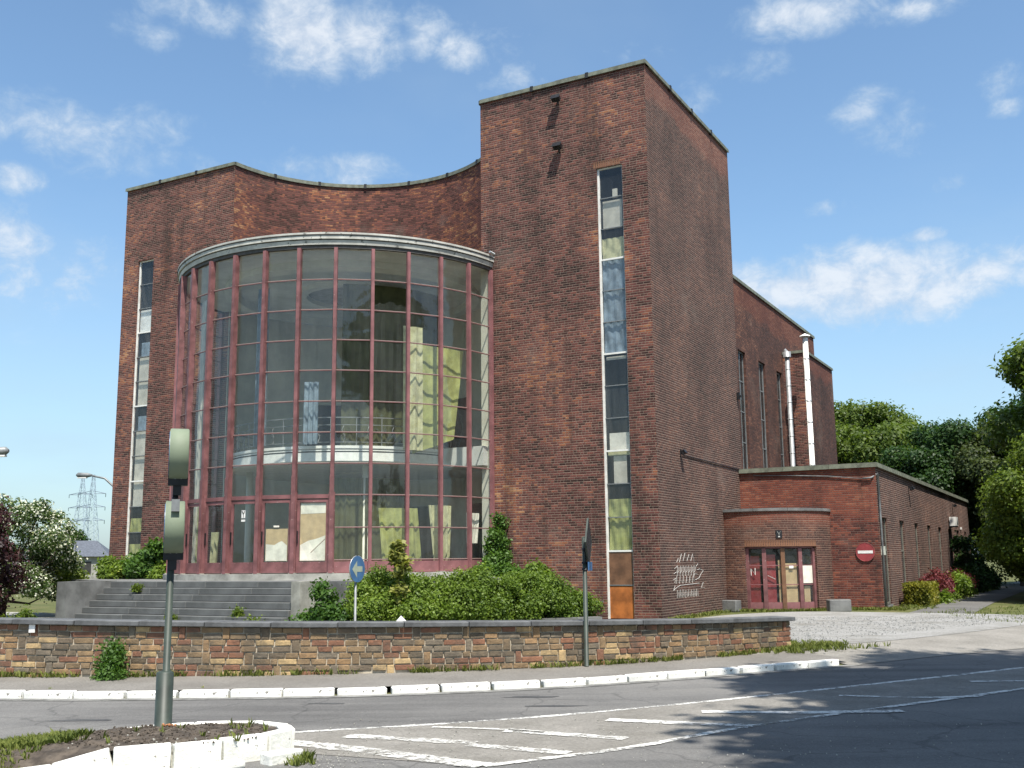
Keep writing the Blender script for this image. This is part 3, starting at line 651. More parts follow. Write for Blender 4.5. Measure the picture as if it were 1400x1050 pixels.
# glazing of the drum: 16 bays of 10.7 degrees
ZR = [1.74, 2.64, 3.55, 4.44, 5.32, 6.21, 7.10, 7.99, 8.88, 9.78, 10.66]
DA = 10.7
def ang(k): return R(-90 + DA * k)
def cyl(k, r, z): return Vector((CX + r * math.cos(ang(k)), DY + r * math.sin(ang(k)), z))
pm = MB(); pm.box(-.5, .5, -.5, .5, -.5, .5); pane_me = pm.mesh('pane', M_GLASS)
bar_me = MB().box(-.5, .5, -.5, .5, -.5, .5).mesh('transom', M_RED); put_me = MB().box(-.5, .5, -.5, .5, -.5, .5).mesh('putty_line', M_PUTTY)
def bay_place(k, z, w_, h_, dep, r_off=0, frac=.5):
    a = ang(k + frac); r = DR * math.cos(R(DA / 2)) + r_off
    return (CX + r * math.cos(a), DY + r * math.sin(a), z), (0, 0, a + math.pi / 2), (w_, dep, h_)
BW = 2 * DR * math.sin(R(DA / 2))
broken = {(4, 8)}
for k in range(-8, 8):
    door = -3 <= k < 3
    gb = tag(link('glazed_bay', MB().box(-BW / 2 + .05, BW / 2 - .05, -.03, .03, 1.385, 1.70).mesh('glazed_bay', M_RED) if not door else MB().box(-BW / 2 + .05, BW / 2 - .05, -.05, .04, 3.45, 3.56).mesh('glazed_bay', M_REDD), hall, *bay_place(k, 0, 1, 1, 1)))
    gb.scale = (1, 1, 1)
    zz = ZR if not door else ZR[2:]
    for z0, z1 in zip(zz, zz[1:]):
        o = link('pane', pane_me, gb, (0, random.uniform(-.004, .004), (z0 + z1) / 2), (random.gauss(0, .006), 0, random.gauss(0, .010)), (BW - .05, .006, z1 - z0 - .01))
        if (k, ZR.index(z0)) in broken:
            # a broken pane: the jagged lower remains only
            jb = MB(); pts = [(-.5, -.5), (.5, -.5), (.5, -.32)]
            for t in range(9): pts.append((.42 - .105 * t, -.32 + [.0, .08, .02, .12, .16, .10, .05, .09, .02][t]))
            pts.append((-.5, -.3)); W_ = BW - .05; H_ = z1 - z0
            for yy in (-.003, .003): jb.quad([(x * W_, yy, z * H_) for x, z in pts])
            o.data = jb.mesh('pane', M_GLASS); o.scale = (1, 1, 1); o['label'] = 'broken pane with only jagged lower edge left'
    for z in zz[1 if door else 0:-1] if not door else zz[1:-1]:
        link('transom', bar_me, gb, (0, .0, z), (0, 0, 0), (BW - .06, .032, .034))
        link('putty_line', put_me, gb, (0, -.018, z + .010), (0, 0, 0), (BW - .10, .005, .010))
    if door:
        db = link('entrance_door', MB().box(-.47, .47, -.03, .02, 1.40, 1.70).box(-.47, -.37, -.03, .02, 1.70, 3.43).box(.37, .47, -.03, .02, 1.70, 3.43).box(-.37, .37, -.03, .02, 3.34, 3.43).mesh('entrance_door', M_REDD), hall, *bay_place(k, 0, 1, 1, 1)); db.scale = (1, 1, 1)
        link('door_pane', pane_me, db, (0, 0, 2.52), (random.gauss(0, .008), 0, random.gauss(0, .012)), (.74, .006, 1.64))
        link('handle', MB().box(-.012, .012, -.07, -.03, 2.2, 2.55).mesh('handle', M_IRON), db, (-.42, 0, 0))
        if k == 2:
            bd = MB(); bd.box(-.36, .36, .012, .024, 1.72, 3.32); link('board', bd.mesh('board', M_WOODB), db)
            bd = MB(); bd.quad([(-.35, .008, 1.73), (.35, .008, 1.73), (.35, .008, 2.42), (.1, .008, 2.33), (-.12, .008, 2.28), (-.35, .008, 2.16)]); bd.quad([(-.35, .008, 3.02), (.35, .008, 3.04), (.35, .008, 3.31), (-.35, .008, 3.31)]); link('torn_paper', bd.mesh('torn_paper', M_PAPER), db)
            link('scratch', MB().tube([(-.05, .004, 1.95), (.34, .004, 2.32)], .006, 4).mesh('scratch', M_WOODD), db)
        if k == 1:
            bd = MB(); bd.box(-.33, .33, .012, .024, 1.72, 2.62); link('board', bd.mesh('board', M_WOODB), db)
            bd = MB(); bd.quad([(-.32, .008, 1.73), (.32, .008, 1.73), (.32, .008, 2.16), (.16, .008, 2.28), (.06, .008, 2.24), (-.06, .008, 2.17), (-.32, .008, 2.2)]); link('torn_paper', bd.mesh('torn_paper', M_PAPER), db)
            link('notice', MB().box(-.09, .08, -.012, -.006, 2.66, 2.71).mesh('notice', M_PAPER), db)
        if k == 0:
            bx = MB(); bx.box(-.095, .035, -.010, -.005, 2.94, 3.16); nt = link('notice', bx.mesh('notice', M_SWHI), db)
            yb = MB()
            for a_, b_ in (((-.075, 3.14), (-.03, 3.05)), ((.015, 3.14), (-.03, 3.05)), ((-.03, 3.05), (-.03, 2.96))): yb.tube([(a_[0], -.0135, a_[1]), (b_[0], -.0135, b_[1])], .010, 4)
            link('letter_y', yb.mesh('letter_y', M_IRON), nt) if False else link('letter_y', yb.mesh('letter_y', M_IRON), db)
            link('notice', MB().box(-.10, .035, -.010, -.005, 2.84, 2.90).mesh('notice', M_SWHI), db)
mul = MB(); mul.box(-.048, .048, -.085, .04, 1.385, 10.70); mul.box(-.025, .025, -.10, -.085, 1.385, 10.66); mul_me = mul.mesh('mullion', M_RED)
mul2 = MB(); mul2.box(-.052, .052, -.13, .05, 1.385, 10.70); mul2.box(-.085, .085, -.10, -.0, 1.386, 3.62); mul2.box(-.06, .06, -.15, -.13, 1.385, 4.08); mul2_me = mul2.mesh('mullion', M_REDD)
for k in range(-8, 9):
    a = ang(k); r = DR + .02
    link('mullion', mul2_me if -3 <= k <= 3 else mul_me, hall, (CX + r * math.cos(a), DY + r * math.sin(a), 0), (0, 0, a + math.pi / 2))
    link('mullion_foot', MB().box(-.09, .09, -.14, .05, 1.376, 1.40).mesh('mullion_foot', M_CONCL), hall, (CX + r * math.cos(a), DY + r * math.sin(a), 0), (0, 0, a + math.pi / 2))
# gallery inside
GZ0, GZ1, GR = 4.60, 5.12, 3.95
mb = MB(); mb.lathe([(.5, GZ0), (GR - .12, GZ0), (GR, GZ0 + .06), (GR, GZ1 - .10), (GR + .014, GZ1 - .08), (GR + .014, GZ1), (.5, GZ1)], R(-180), R(0), 56, CX, DY)
mb.box(CX - GR, CX + GR, DY, 4.1, GZ0 + .001, GZ1 - .001); part('gallery', mb, simple('gallery_white', (.88, .87, .82), .8, .04), hall)
mb = MB(); mb.lathe([(GR + .004, GZ1 - .105), (GR + .004, GZ1 - .12)], R(-180), R(0), 56, CX, DY); mb.lathe([(GR + .003, GZ1 - .16), (GR + .003, GZ1 - .20)], R(-180), R(0), 56, CX, DY); part('gallery_groove_shade', mb, M_DARK, hall)  # flat dark bands, groove shade put into their colour
mb = MB(); mb.box(CX + GR + .06, -5.5, -.3, 1.6, GZ0 - .05, GZ1 + .02); part('landing', mb, M_CEIL, hall)
rail = part('gallery_railing', MB().lathe([(GR - .03, GZ1 + .84), (GR - .03, GZ1 + .87), (GR - .07, GZ1 + .87), (GR - .07, GZ1 + .84)], R(-180), R(0), 56, CX, DY, close=True).lathe([(GR - .04, GZ1 + .62), (GR - .04, GZ1 + .64), (GR - .06, GZ1 + .64), (GR - .06, GZ1 + .62)], R(-180), R(0), 56, CX, DY, close=True).lathe([(GR - .04, GZ1 + .10), (GR - .04, GZ1 + .12), (GR - .06, GZ1 + .12), (GR - .06, GZ1 + .10)], R(-180), R(0), 56, CX, DY, close=True), M_GREY, hall)
mp1 = MB().box(-.014, .014, -.014, .014, 0, .86).mesh('baluster', M_GREY)
sc_ = MB(); sc_.tube([(0, 0, .12), (.05, 0, .25), (0, 0, .36), (-.05, 0, .48), (0, 0, .6)], .012, 5); sc_.tube([(-.06, 0, .42), (-.02, 0, .36), (-.06, 0, .30)], .018, 5); sc_.tube([(.06, 0, .42), (.02, 0, .36), (.06, 0, .30)], .018, 5); sc_me = sc_.mesh('scroll', M_GREY)
for i in range(33):
    a = R(-180 + i * 180 / 32); P_ = (CX + (GR - .05) * math.cos(a), DY + (GR - .05) * math.sin(a), GZ1)
    link('baluster' if i % 2 else 'scroll', mp1 if i % 2 else sc_me, rail, P_, (0, 0, a + math.pi / 2))
# flat dark panels for foyer doorways, the openings' shade put into their colour
for a_, z0, z1, wd in ((60, 1.39, 3.7, .16), (90, 1.39, 3.7, .2), (120, 1.39, 3.7, .16), (75, 5.0, 7.6, .12), (105, 5.0, 7.6, .12), (135, 5, 7.6, .12), (40, 5, 7.6, .12)):
    mb = MB(); mb.lathe([(ARC_R - .06, z0), (ARC_R - .06, z1)], R(a_) - wd, R(a_) + wd, 4, CX, ARC_Y); part('doorway_shade', mb, M_DARK, hall)
for a_ in (200, 225, 250, -70, 315, -25):
    mb = MB(); mb.tube([(CX + 3.3 * math.cos(R(a_)), DY + 3.3 * math.sin(R(a_)), 1.385), (CX + 3.3 * math.cos(R(a_)), DY + 3.3 * math.sin(R(a_)), GZ0)], .11, 12); 
    if a_ in (225, 315): part('column', mb, M_CREAM, hall)
# hanging cloths inside (things of their own)
def cloth(a0, a1, r, z0, z1, mat, label, waves=5, amp=.07, taper=0, slant=0, sag=0, name='curtain'):
    mb = MB(); n, mz = 28, 10; P_ = []
    ac = (a0 + a1) / 2; O = B(CX + r * math.cos(R(ac)), DY + r * math.sin(R(ac)), z0)
    for j in range(mz + 1):
        t = j / mz; z = z1 + (z0 - z1) * t; row_ = []
        for i in range(n + 1):
            s = i / n; am = a0 + (a1 - a0) * (s * (1 - taper * t) + slant * t); rr_ = r + amp * math.sin(s * waves * 2 * math.pi + t * .8) * (.5 + .7 * t) + .006 * math.sin(s * 31 + t * 5)
            zz_ = z - sag * math.sin(s * math.pi) * t * (1 - t) * 4 * 0 + (sag * (s - .5) * (1 if j == mz else 0))
            row_.append(B(CX + rr_ * math.cos(R(am)), DY + rr_ * math.sin(R(am)), zz_) - O)
        P_.append(row_)
    for j in range(mz):
        for i in range(n): mb.quad([P_[j][i], P_[j][i + 1], P_[j + 1][i + 1], P_[j + 1][i]], smooth=True)
    solo(name, mb, mat, label, 'curtain', O)
cloth(-32, -10, 5.0, 5.05, 8.1, M_CYEL, 'large yellow green curtain hanging slack behind the right upper glass', 2, .03, .25, .0, .5)
cloth(-36, -29, 5.13, 4.9, 8.6, M_CCRE, 'narrow dull green curtain at the left edge of the big yellow one', 2, .05)
cloth(-44, -31, 5.2, 1.45, 3.2, M_CYEL, 'torn yellow curtain behind the lower glass above the bushes', 4, .06, .0, .12, .3)
cloth(-27, -18, 5.2, 1.45, 3.3, M_CCRE, 'torn cream curtain bunched behind the lower right panes', 4, .08, .35, .2, .3)
cloth(-13, -6.5, 5.35, 2.2, 3.1, M_PAPER, 'white torn paper sheet behind the last lower pane on the right', 1, .03, .2)
cloth(-94, -88, 4.4, 5.13, 10.0, M_CBLU, 'pale blue grey curtain hanging behind the middle of the glass drum', 4, .05)
cloth(-72, -66, 4.3, 5.13, 7.0, M_CBLU, 'short blue grey curtain above the gallery railing', 3, .04)
M_OLV = simple('olive_cloth', (.075, .08, .035), .9, .3, 2)
cloth(-58, 2, 3.55, 5.13, 10.2, M_OLV, 'wide dark olive curtain closing the right half of the gallery', 14, .05)
cloth(-62, -22, 3.4, 1.40, 4.2, M_OLV, 'dark olive curtain hanging below the gallery on the right', 12, .05)
cloth(-128, -121, 5.0, 1.6, 10.0, M_PALE, 'long pale curtain at the left side of the glass drum', 3, .05)
cloth(-108, -103, 5.0, 1.45, 2.6, M_CCRE, 'low cream rag hanging behind the left entrance door', 2, .05, .3)
cloth(-118, -114, 5.1, 1.45, 3.4, M_CCRE, 'narrow cream curtain behind the door furthest left', 2, .04, .1)

# tall stair windows in the two blocks
PH = SZ / 14
def stair_window(x0, x1, zb, contents, lab):
    fr = MB(); y = .10
    fr.box(x0, x0 + .065, y - .03, y + .03, zb, SZ); fr.box(x1 - .035, x1, y - .03, y + .03, zb, SZ); fr.box(x0 + .065, x1 - .035, y - .03, y + .03, SZ - .04, SZ)
    fo = part('stair_window', fr, M_WHITE, hall, lab)
    wh = MB().box(-.5, .5, -.5, .5, -.5, .5).mesh('transom', M_WHITE); gr = MB().box(-.5, .5, -.5, .5, -.5, .5).mesh('transom', M_GREY)
    pn = MB().box(-.5, .5, -.5, .5, -.5, .5).mesh('pane', M_GLASW)
    xm = (x0 + .065 + x1 - .035) / 2; wd = x1 - x0 - .10
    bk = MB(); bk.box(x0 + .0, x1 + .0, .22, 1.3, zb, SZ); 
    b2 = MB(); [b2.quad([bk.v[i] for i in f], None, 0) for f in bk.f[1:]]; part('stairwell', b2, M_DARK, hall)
    for i in range(14):
        zt = SZ - i * PH; zo = zt - PH
        if zo < zb - .3: break
        zo = max(zo, zb)
        if i: link('transom', wh if i % 3 == 0 else gr, fo, (xm, y, zt), (0, 0, 0), (wd, .05, .05 if i % 3 == 0 else .025))
        c = contents.get(i)
        if c == 'wood' or c == 'brown':
            link('panel', MB().box(x0 + .066, x1 - .036, y - .01, y + .01, zo + .015, zt - .03).mesh('panel', M_WOODO if c == 'wood' else M_WOODD), fo); continue
        link('pane', pn, fo, (xm, y, (zt + zo) / 2), (random.gauss(0, .006), 0, random.gauss(0, .012)), (wd - .004, .006, zt - zo - .03))
        def bd(xa, xb, za, zc, mt, nm='board', yy=.17): link(nm, MB().box(x0 + .07 + (wd) * xa, x0 + .07 + wd * xb, yy, yy + .01, zo + PH * za, zo + PH * zc).mesh(nm, mt), fo)
        def cl_(mt, za=0, zc=1, yy=.17):
            mb = MB(); N, K = 14, 7; P_ = [[(x0 + .07 + wd * (i_ / N), yy + .014 * math.sin(i_ * 1.5 + 1.0 * math.sin(j_ * .5 + i)) + .008 * math.sin(i_ * .7 + j_ * .9 + i), zo + PH * (za + (zc - za) * j_ / K)) for i_ in range(N + 1)] for j_ in range(K + 1)]
            for j_ in range(K):
                for i_ in range(N): mb.quad([P_[j_][i_], P_[j_][i_ + 1], P_[j_ + 1][i_ + 1], P_[j_ + 1][i_]], smooth=True)
            link('curtain', mb.mesh('curtain', mt), fo)
        if c == 'board': bd(.06, .9, 0, .93, M_PALE)
        elif c == 'stick': bd(.5, .72, 0, .3, M_PALE)
        elif c == 'cream': cl_(M_CCRE, 0, .7)
        elif c == 'blue': cl_(M_CBLU)
        elif c == 'strip': bd(.05, .9, .82, .92, M_PALE)
        elif c == 'paper': bd(.1, 1, 0, .55, M_PAPER)
        elif c == 'half': bd(.25, .8, 0, .85, M_PALE); bd(.02, 1, .86, .99, M_CCRE)
        elif c == 'yellowlow': cl_(M_CYEL, 0, .55)
        elif c == 'yellow': cl_(M_CYEL)
        elif c == 'white': bd(0, 1, 0, .95, M_WHITE)
        elif c == 'pale': bd(.1, 1, 0, .98, M_PALE)
        elif c == 'palelow': bd(0.2, .9, .0, .6, M_CBLU)
stair_window(S1, S2, 0.02, {0: 'stick', 1: 'board', 2: 'cream', 3: 'blue', 4: 'blue', 5: 'blue', 6: 'strip', 8: 'paper', 9: 'half', 10: 'yellowlow', 11: 'yellow', 12: 'brown', 13: 'wood'}, 'tall narrow window with boards, blue cloth and orange wood at its foot')
stair_window(XL - S2, XL - S1, .92, {2: 'white', 3: 'palelow', 4: 'pale', 5: 'pale', 6: 'palelow', 7: 'pale', 8: 'pale', 9: 'pale', 10: 'yellowlow', 11: 'yellowlow'}, 'tall narrow window partly backed with pale boards')
sb_me = bevel_box('soldier_brick', .062, .05, .21, .006, simple('soldier_brick', (.19, .09, .05), .85, .5, 2, .4), .002, 3)
for i in range(12): link('soldier_brick', sb_me, hall, (S1 - .06 + i * .0735, .022, SZ + .115), (random.uniform(-.02, .02), random.uniform(-.01, .01), 0))
# graffiti on the tower's side
def strokes(mb, lst, fx, r_=.011):
    for s in lst: mb.tube([fx(*p) for p in s], r_, 4, smooth=False)
gf = MB(); rg = random.Random(5)
def gfx(u, v): return (.002, .95 + u * 2.8, .52 + v * 1.32)
S_ = []
S_.append([(.12, .80), (.17, .88), (.2, .8), (.27, .98), (.31, .82), (.38, 1.0), (.43, .82), (.50, .97), (.55, .82), (.62, .98), (.66, .80)])
for k in range(7):
    x = .12 + k * .085; S_.append([(x, .5), (x + .02, .72), (x + .06, .70), (x + .05, .6), (x + .01, .58), (x + .07, .5)])
for k in range(6):
    x = .08 + k * .10; S_.append([(x, .34), (x + .03, .5), (x + .07, .36), (x + .03, .40)])
S_.append([(.68, .7), (.74, .62), (.83, .64), (.95, .60)]); S_.append([(.95, .60), (.86, .52), (.8, .44), (.68, .40), (.62, .46), (.66, .54), (.75, .52)])
S_.append([(.05, .30), (.0, .2), (.1, .26), (.2, .30), (.5, .31), (.8, .32)]); S_.append([(.9, .3), (.97, .2), (.86, .22), (.93, .33)])
for k in range(8):
    x = .10 + k * .085; S_.append([(x, .02 + .03 * rg.random()), (x + .01, .18 + .03 * rg.random()), (x + .05, .16), (x + .055, .03), (x + .02, .1)])
S_.append([(.14, .72), (.05, .66), (.12, .60), (.02, .55)]); S_.append([(.0, .42), (.08, .46), (.04, .36)]); S_.append([(.66, .78), (.72, .70), (.78, .76)])
strokes(gf, S_, gfx, .0075); part('graffiti', gf, M_GRAF, hall, 'white scrawled graffiti under a zigzag crown')
# floodlights, box, cable on the walls
def lamp(x, y, z, face, label, s=1.0):
    t = thing('wall_floodlight', label, 'floodlight', B(x, y, z), BR(0 if face == 'f' else R(90)), 'dark floodlights fixed to the brick walls')
    part('bracket', MB().box(-.03, .03, -.02, 0, -.12, .12).box(-.02, .02, -.13 * s, -.02, .04, .08), M_IRON, t)
    M1 = Matrix.Translation((0, -.17 * s, .02)) @ Matrix.Rotation(R(-35), 4, 'X')
    part('lamp_head', MB().box(-.13 * s, .13 * s, -.07 * s, .07 * s, -.07 * s, .07 * s, M=M1).box(-.15 * s, .15 * s, -.085 * s, -.07 * s, -.09 * s, .09 * s, M=M1).box(-.10 * s, .10 * s, .07 * s, .11 * s, -.04 * s, .04 * s, M=M1), M_IRON, t)
lamp(-2.88, 0, 15.82, 'f', 'dark floodlight high on the tower front, the upper of the pair')
lamp(-2.86, 0, 14.25, 'f', 'dark floodlight on the tower front directly below another floodlight')
lamp(0, 1.94, 4.78, 's', 'small dark floodlight low on the tower side at the end of a cable', .7)
cb_ = MB(); cb_.tube([(.02, 2.1, 4.74), (.02, 5, 4.72), (.02, DP - .02, 4.70)], .014, 6); solo('cable', cb_, M_IRON, 'thin dark cable running along the tower side from the floodlight', 'cable', B(0, 0, 0), BR())
solo('junction_box', MB().box(0.001, .1, -.06, .06, -.12, .12).box(.1, .16, -.03, .03, -.05, .02), M_IRON, 'small black box near the back edge of the tower side', 'box', B(0, 8.0, 7.3), BR())
solo('spout', MB().tube([(0, 0, 0), (.02, -.32, 0)], .035, 8), M_GALV, 'small grey spout poking out where the drum cornice meets the tower', 'pipe', B(-5.22, -.0, 11.22), BR())

# main hall behind, with tall windows
HZ, HY = 12.60, 25.0; HX = -1.0; BZ, BY0, BY1 = 10.72, 18.63, 24.1
mb = MB(); wall_x(mb, HX, DP, HY, 0, HZ, [(11.75, 12.75, 4.9, 9.75), (14.62, 15.62, 4.9, 9.76), (17.45, 18.35, 4.9, 9.77)], .2, um=.4); part('hall_side_wall', mb, M_BH, hall)
mb = MB(); mb.quad([(HX, HY, 0), (-21, HY, 0), (-21, HY, HZ), (HX, HY, HZ)], [(0, 0), (20, 0), (20, HZ), (0, HZ)]); mb.quad([(-21, HY, 0), (-21, DP, 0), (-21, DP, HZ), (-21, HY, HZ)], [(0, 0), (17, 0), (17, HZ), (0, HZ)]); part('hall_rear_wall', mb, M_BH, hall)
mb = MB(); mb.quad([(HX, DP, HZ - .1), (HX, HY, HZ - .1), (-21, HY, HZ - .1), (-21, DP, HZ - .1)]); part('hall_roof', mb, M_ROOF, hall)
coping_run((HX, DP), (HX, HY + .05), HZ - .05, hall, .05, .12, clips=False, L0=2.8)
hp = MB().box(-.5, .5, -.5, .5, -.5, .5).mesh('pane', M_GLASD)
for y0 in (11.75, 14.62, 17.45):
    w_ = 1.0 if y0 < 17 else .9; xg = HX - .13
    fo = part('hall_window', MB().box(xg - .03, xg + .03, y0, y0 + .05, 4.9, 9.75).box(xg - .03, xg + .03, y0 + w_ - .05, y0 + w_, 4.9, 9.75).box(xg - .02, xg + .02, y0 + w_ / 2 - .015, y0 + w_ / 2 + .015, 4.9, 9.75).box(xg - .03, xg + .03, y0 + .05, y0 + w_ - .05, 9.7, 9.75), M_GREY, hall)
    for j in range(4):
        link('pane', hp, fo, (xg, y0 + w_ / 2, 4.9 + 4.85 * (j + .5) / 4), (random.gauss(0, .008), 0, math.pi / 2 + random.gauss(0, .008)), (w_ - .08, .006, 1.19)); 
        link('transom', MB().box(-.02, .02, -w_ / 2 + .05, w_ / 2 - .05, -.02, .02).mesh('transom', M_GREY), fo, (xg, y0 + w_ / 2, 4.92 + 4.85 * j / 4))
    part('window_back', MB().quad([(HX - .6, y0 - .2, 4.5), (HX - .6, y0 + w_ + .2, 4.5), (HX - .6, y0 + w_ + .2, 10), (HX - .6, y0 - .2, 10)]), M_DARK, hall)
    part('window_sill', MB().box(HX - .2, HX + .05, y0 - .03, y0 + w_ + .03, 4.84, 4.90), M_CONCL, hall)
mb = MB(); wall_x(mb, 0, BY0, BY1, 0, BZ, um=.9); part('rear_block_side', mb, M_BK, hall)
mb = MB(); wall_y(mb, HX, 0, BY0, 0, BZ, []); part('rear_block_front', mb, M_BF, hall)
mb = MB(); mb.quad([(0, BY1, 0), (HX, BY1, 0), (HX, BY1, BZ), (0, BY1, BZ)], [(0, 0), (1, 0), (1, BZ), (0, BZ)]); mb.quad([(0, BY0, BZ - .05), (0, BY1, BZ - .05), (HX, BY1, BZ - .05), (HX, BY0, BZ - .05)]); part('rear_block_back', mb, M_BK, hall)
coping_run((0, BY0 + .05), (0, BY1), BZ - .04, hall, .05, .10, clips=False, L0=2.7); coping_run((HX + .002, BY0), (.05, BY0), BZ - .04, hall, .05, .10, clips=False)
# flues
def flue(x, y, zb, zt, r, mat, label, n, cap):
    t = thing('flue_pipe', label, 'flue pipe', B(x, y, zb), BR())
    part('pipe', MB().tube([(0, 0, 0), (0, 0, zt - zb)], r, 16), mat, t)
    cm_ = MB().tube([(0, 0, -.02), (0, 0, .02)], r * 1.13, 16).mesh('joint_band', M_GALV)
    for i in range(1, n): link('joint_band', cm_, t, (0, 0, (zt - zb) * i / n))
    if cap == 'cone': part('cowl', MB().tube([(0, 0, zt - zb + .06), (0, 0, zt - zb + .10), (0, 0, zt - zb + .2)], [r * 2.0, r * 1.9, .01], 16), mat, t)
    else: part('cowl', MB().tube([(0, 0, zt - zb - .22), (0, 0, zt - zb + .02)], r * 1.7, 12).tube([(0, 0, zt - zb), (-.1, 0, zt - zb + .12)], r * .8, 8), mat, t)
flue(.28, 17.6, 4.65, 11.10, .115, M_WHITE, 'tall white flue pipe with a conical cap in front of the rear brick block', 7, 'cone')
flue(-.42, 17.1, 4.65, 10.45, .10, M_GALV, 'shorter grey metal flue pipe left of the white one', 8, 'drum')
solo('roof_tray', MB().box(-.8, -.15, -.1, .1, 0, .07), M_WHITE, 'thin white strip on the annex roof between the two flue pipes', 'strip', B(0, 17.9, 4.66), BR())

# ------------------------------------------------------------------ low annex with bowed porch
AX, AY, AZT, AY2 = 4.52, 7.85, 4.58, 35.2
ann = thing('brick_annex', 'low flat roofed brick wing with a row of narrow side windows', 'building', B(0, 0, 0), BR())
mb = MB(); wall_y(mb, 0, AX, AY, 0, AZT, []); part('front_wall', mb, M_BAF, ann)
AW = [(8.5, 9.4), (11.95, 12.95), (15.5, 16.4), (18.95, 19.9), (22.4, 23.4), (25.9, 26.8), (29.3, 30.3), (32.7, 33.6)]
mb = MB(); wall_x(mb, AX, AY, AY2, 0, AZT, [(a, b_, .12, 2.95) for a, b_ in AW], .16); part('side_wall', mb, M_BAS, ann)
mb = MB(); mb.quad([(AX, AY2, 0), (-1, AY2, 0), (-1, AY2, AZT), (AX, AY2, AZT)], [(0, 0), (5, 0), (5, 4), (0, 4)]); mb.quad([(0, AY, AZT - .02), (AX, AY, AZT - .02), (AX, AY2, AZT - .02), (-1, AY2, AZT - .02), (-1, DP + .01, AZT - .02)]); part('roof', mb, M_ROOF, ann)
for (p, q_, nn) in (((0.01, AY), (AX + .08, AY), 3), ((AX, AY + .0), (AX, AY2 + .05), 14)):
    coping_run(p, q_, AZT - .0, ann, .08, .13, clips=False, L0=math.dist(p, q_) / nn)
for i, (a, b_) in enumerate(AW):
    xg = AX - .09; y0 = a; w_ = b_ - a
    fo = part('narrow_window', MB().box(xg - .03, xg + .03, y0, y0 + .05, .12, 2.95).box(xg - .03, xg + .03, b_ - .05, b_, .12, 2.95).box(xg - .03, xg + .03, y0 + .05, b_ - .05, 1.85, 1.92).box(xg - .03, xg + .03, y0 + .05, b_ - .05, .12, .2), simple('aged_frame', (.17, .16, .13)), ann)
    link('pane', hp, fo, (xg, (a + b_) / 2, 2.42), (0, 0, math.pi / 2 + random.gauss(0, .008)), (w_ - .1, .006, 1.0)); link('pane', hp, fo, (xg, (a + b_) / 2, 1.03), (0, 0, math.pi / 2 + random.gauss(0, .008)), (w_ - .1, .006, 1.62))
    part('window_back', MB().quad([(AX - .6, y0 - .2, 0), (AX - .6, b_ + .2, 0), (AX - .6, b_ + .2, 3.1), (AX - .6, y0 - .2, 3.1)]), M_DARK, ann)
    part('window_sill', MB().box(AX - .24, AX + .04, a, b_, .06, .12), M_CONC, ann)
PX, PY, PR, PT = .85, 7.80, 2.12, 3.16
d0, d1 = R(-94), R(-28)
w0 = math.asin(max(-1, -(PX) / PR)) if False else None
aL = -math.acos(-PX / PR)                                   # where the bow meets the tower
mb = MB()
mb.lathe([(PR, 0), (PR, PT)], aL, d0, 10, PX, PY); mb.lathe([(PR, 0), (PR, PT)], d1, R(1.3), 10, PX, PY); mb.lathe([(PR, 2.03), (PR, PT)], d0, d1, 24, PX, PY)
for a in (d0, d1):
    c0 = (PX + PR * math.cos(a), PY + PR * math.sin(a)); c1 = (PX + (PR - .3) * math.cos(a), PY + (PR - .3) * math.sin(a)); mb.quad([(*c0, 0), (*c1, 0), (*c1, 2.03), (*c0, 2.03)], [(0, 0), (.3, 0), (.3, 2), (0, 2)])
mb.lathe([(PR, 2.03), (PR - .3, 2.03)], d0, d1, 24, PX, PY)
part('porch_wall', mb, M_BP, ann)
for i in range(4):
    t0 = aL + (R(2) - aL) * i / 4; t1 = aL + (R(2) - aL) * (i + 1) / 4
    mb = MB(); mb.lathe([(PR + .05, PT), (PR + .05, PT + .09), (PR - .3, PT + .09), (PR - .3, PT)], t0 + .002, t1 - .002, 8, PX, PY, close=True); part('porch_coping', mb, M_CONC, ann)
mb = MB(); mb.disc(PR - .02, PT + .04, 40, PX, PY); part('porch_roof', mb, M_ROOF, ann)
for i in range(32):
    a = d0 + (d1 - d0) * (i + .5) / 32; link('soldier_brick', sb_me, ann, (PX + (PR + .002 - .022) * math.cos(a), PY + (PR - .02) * math.sin(a), 2.135), (0, 0, a + math.pi / 2))
pd = part('porch_doors', MB().lathe([(PR - .16, 1.97), (PR - .10, 1.97), (PR - .10, 2.03), (PR - .16, 2.03)], d0, d1, 16, PX, PY, close=True), M_REDD, ann)
nd = 4
for i in range(nd + 1):
    a = d0 + (d1 - d0) * i / nd; a = min(max(a, d0 + .02), d1 - .02)
    link('door_post', MB().box(-.05 if i in (0, nd) else -.065, .05 if i in (0, nd) else .065, -.05, .05, 0.01, 1.97).mesh('door_post', M_REDD if i != 2 else M_WOODD), pd, (PX + (PR - .13) * math.cos(a), PY + (PR - .13) * math.sin(a), 0), (0, 0, a + math.pi / 2))
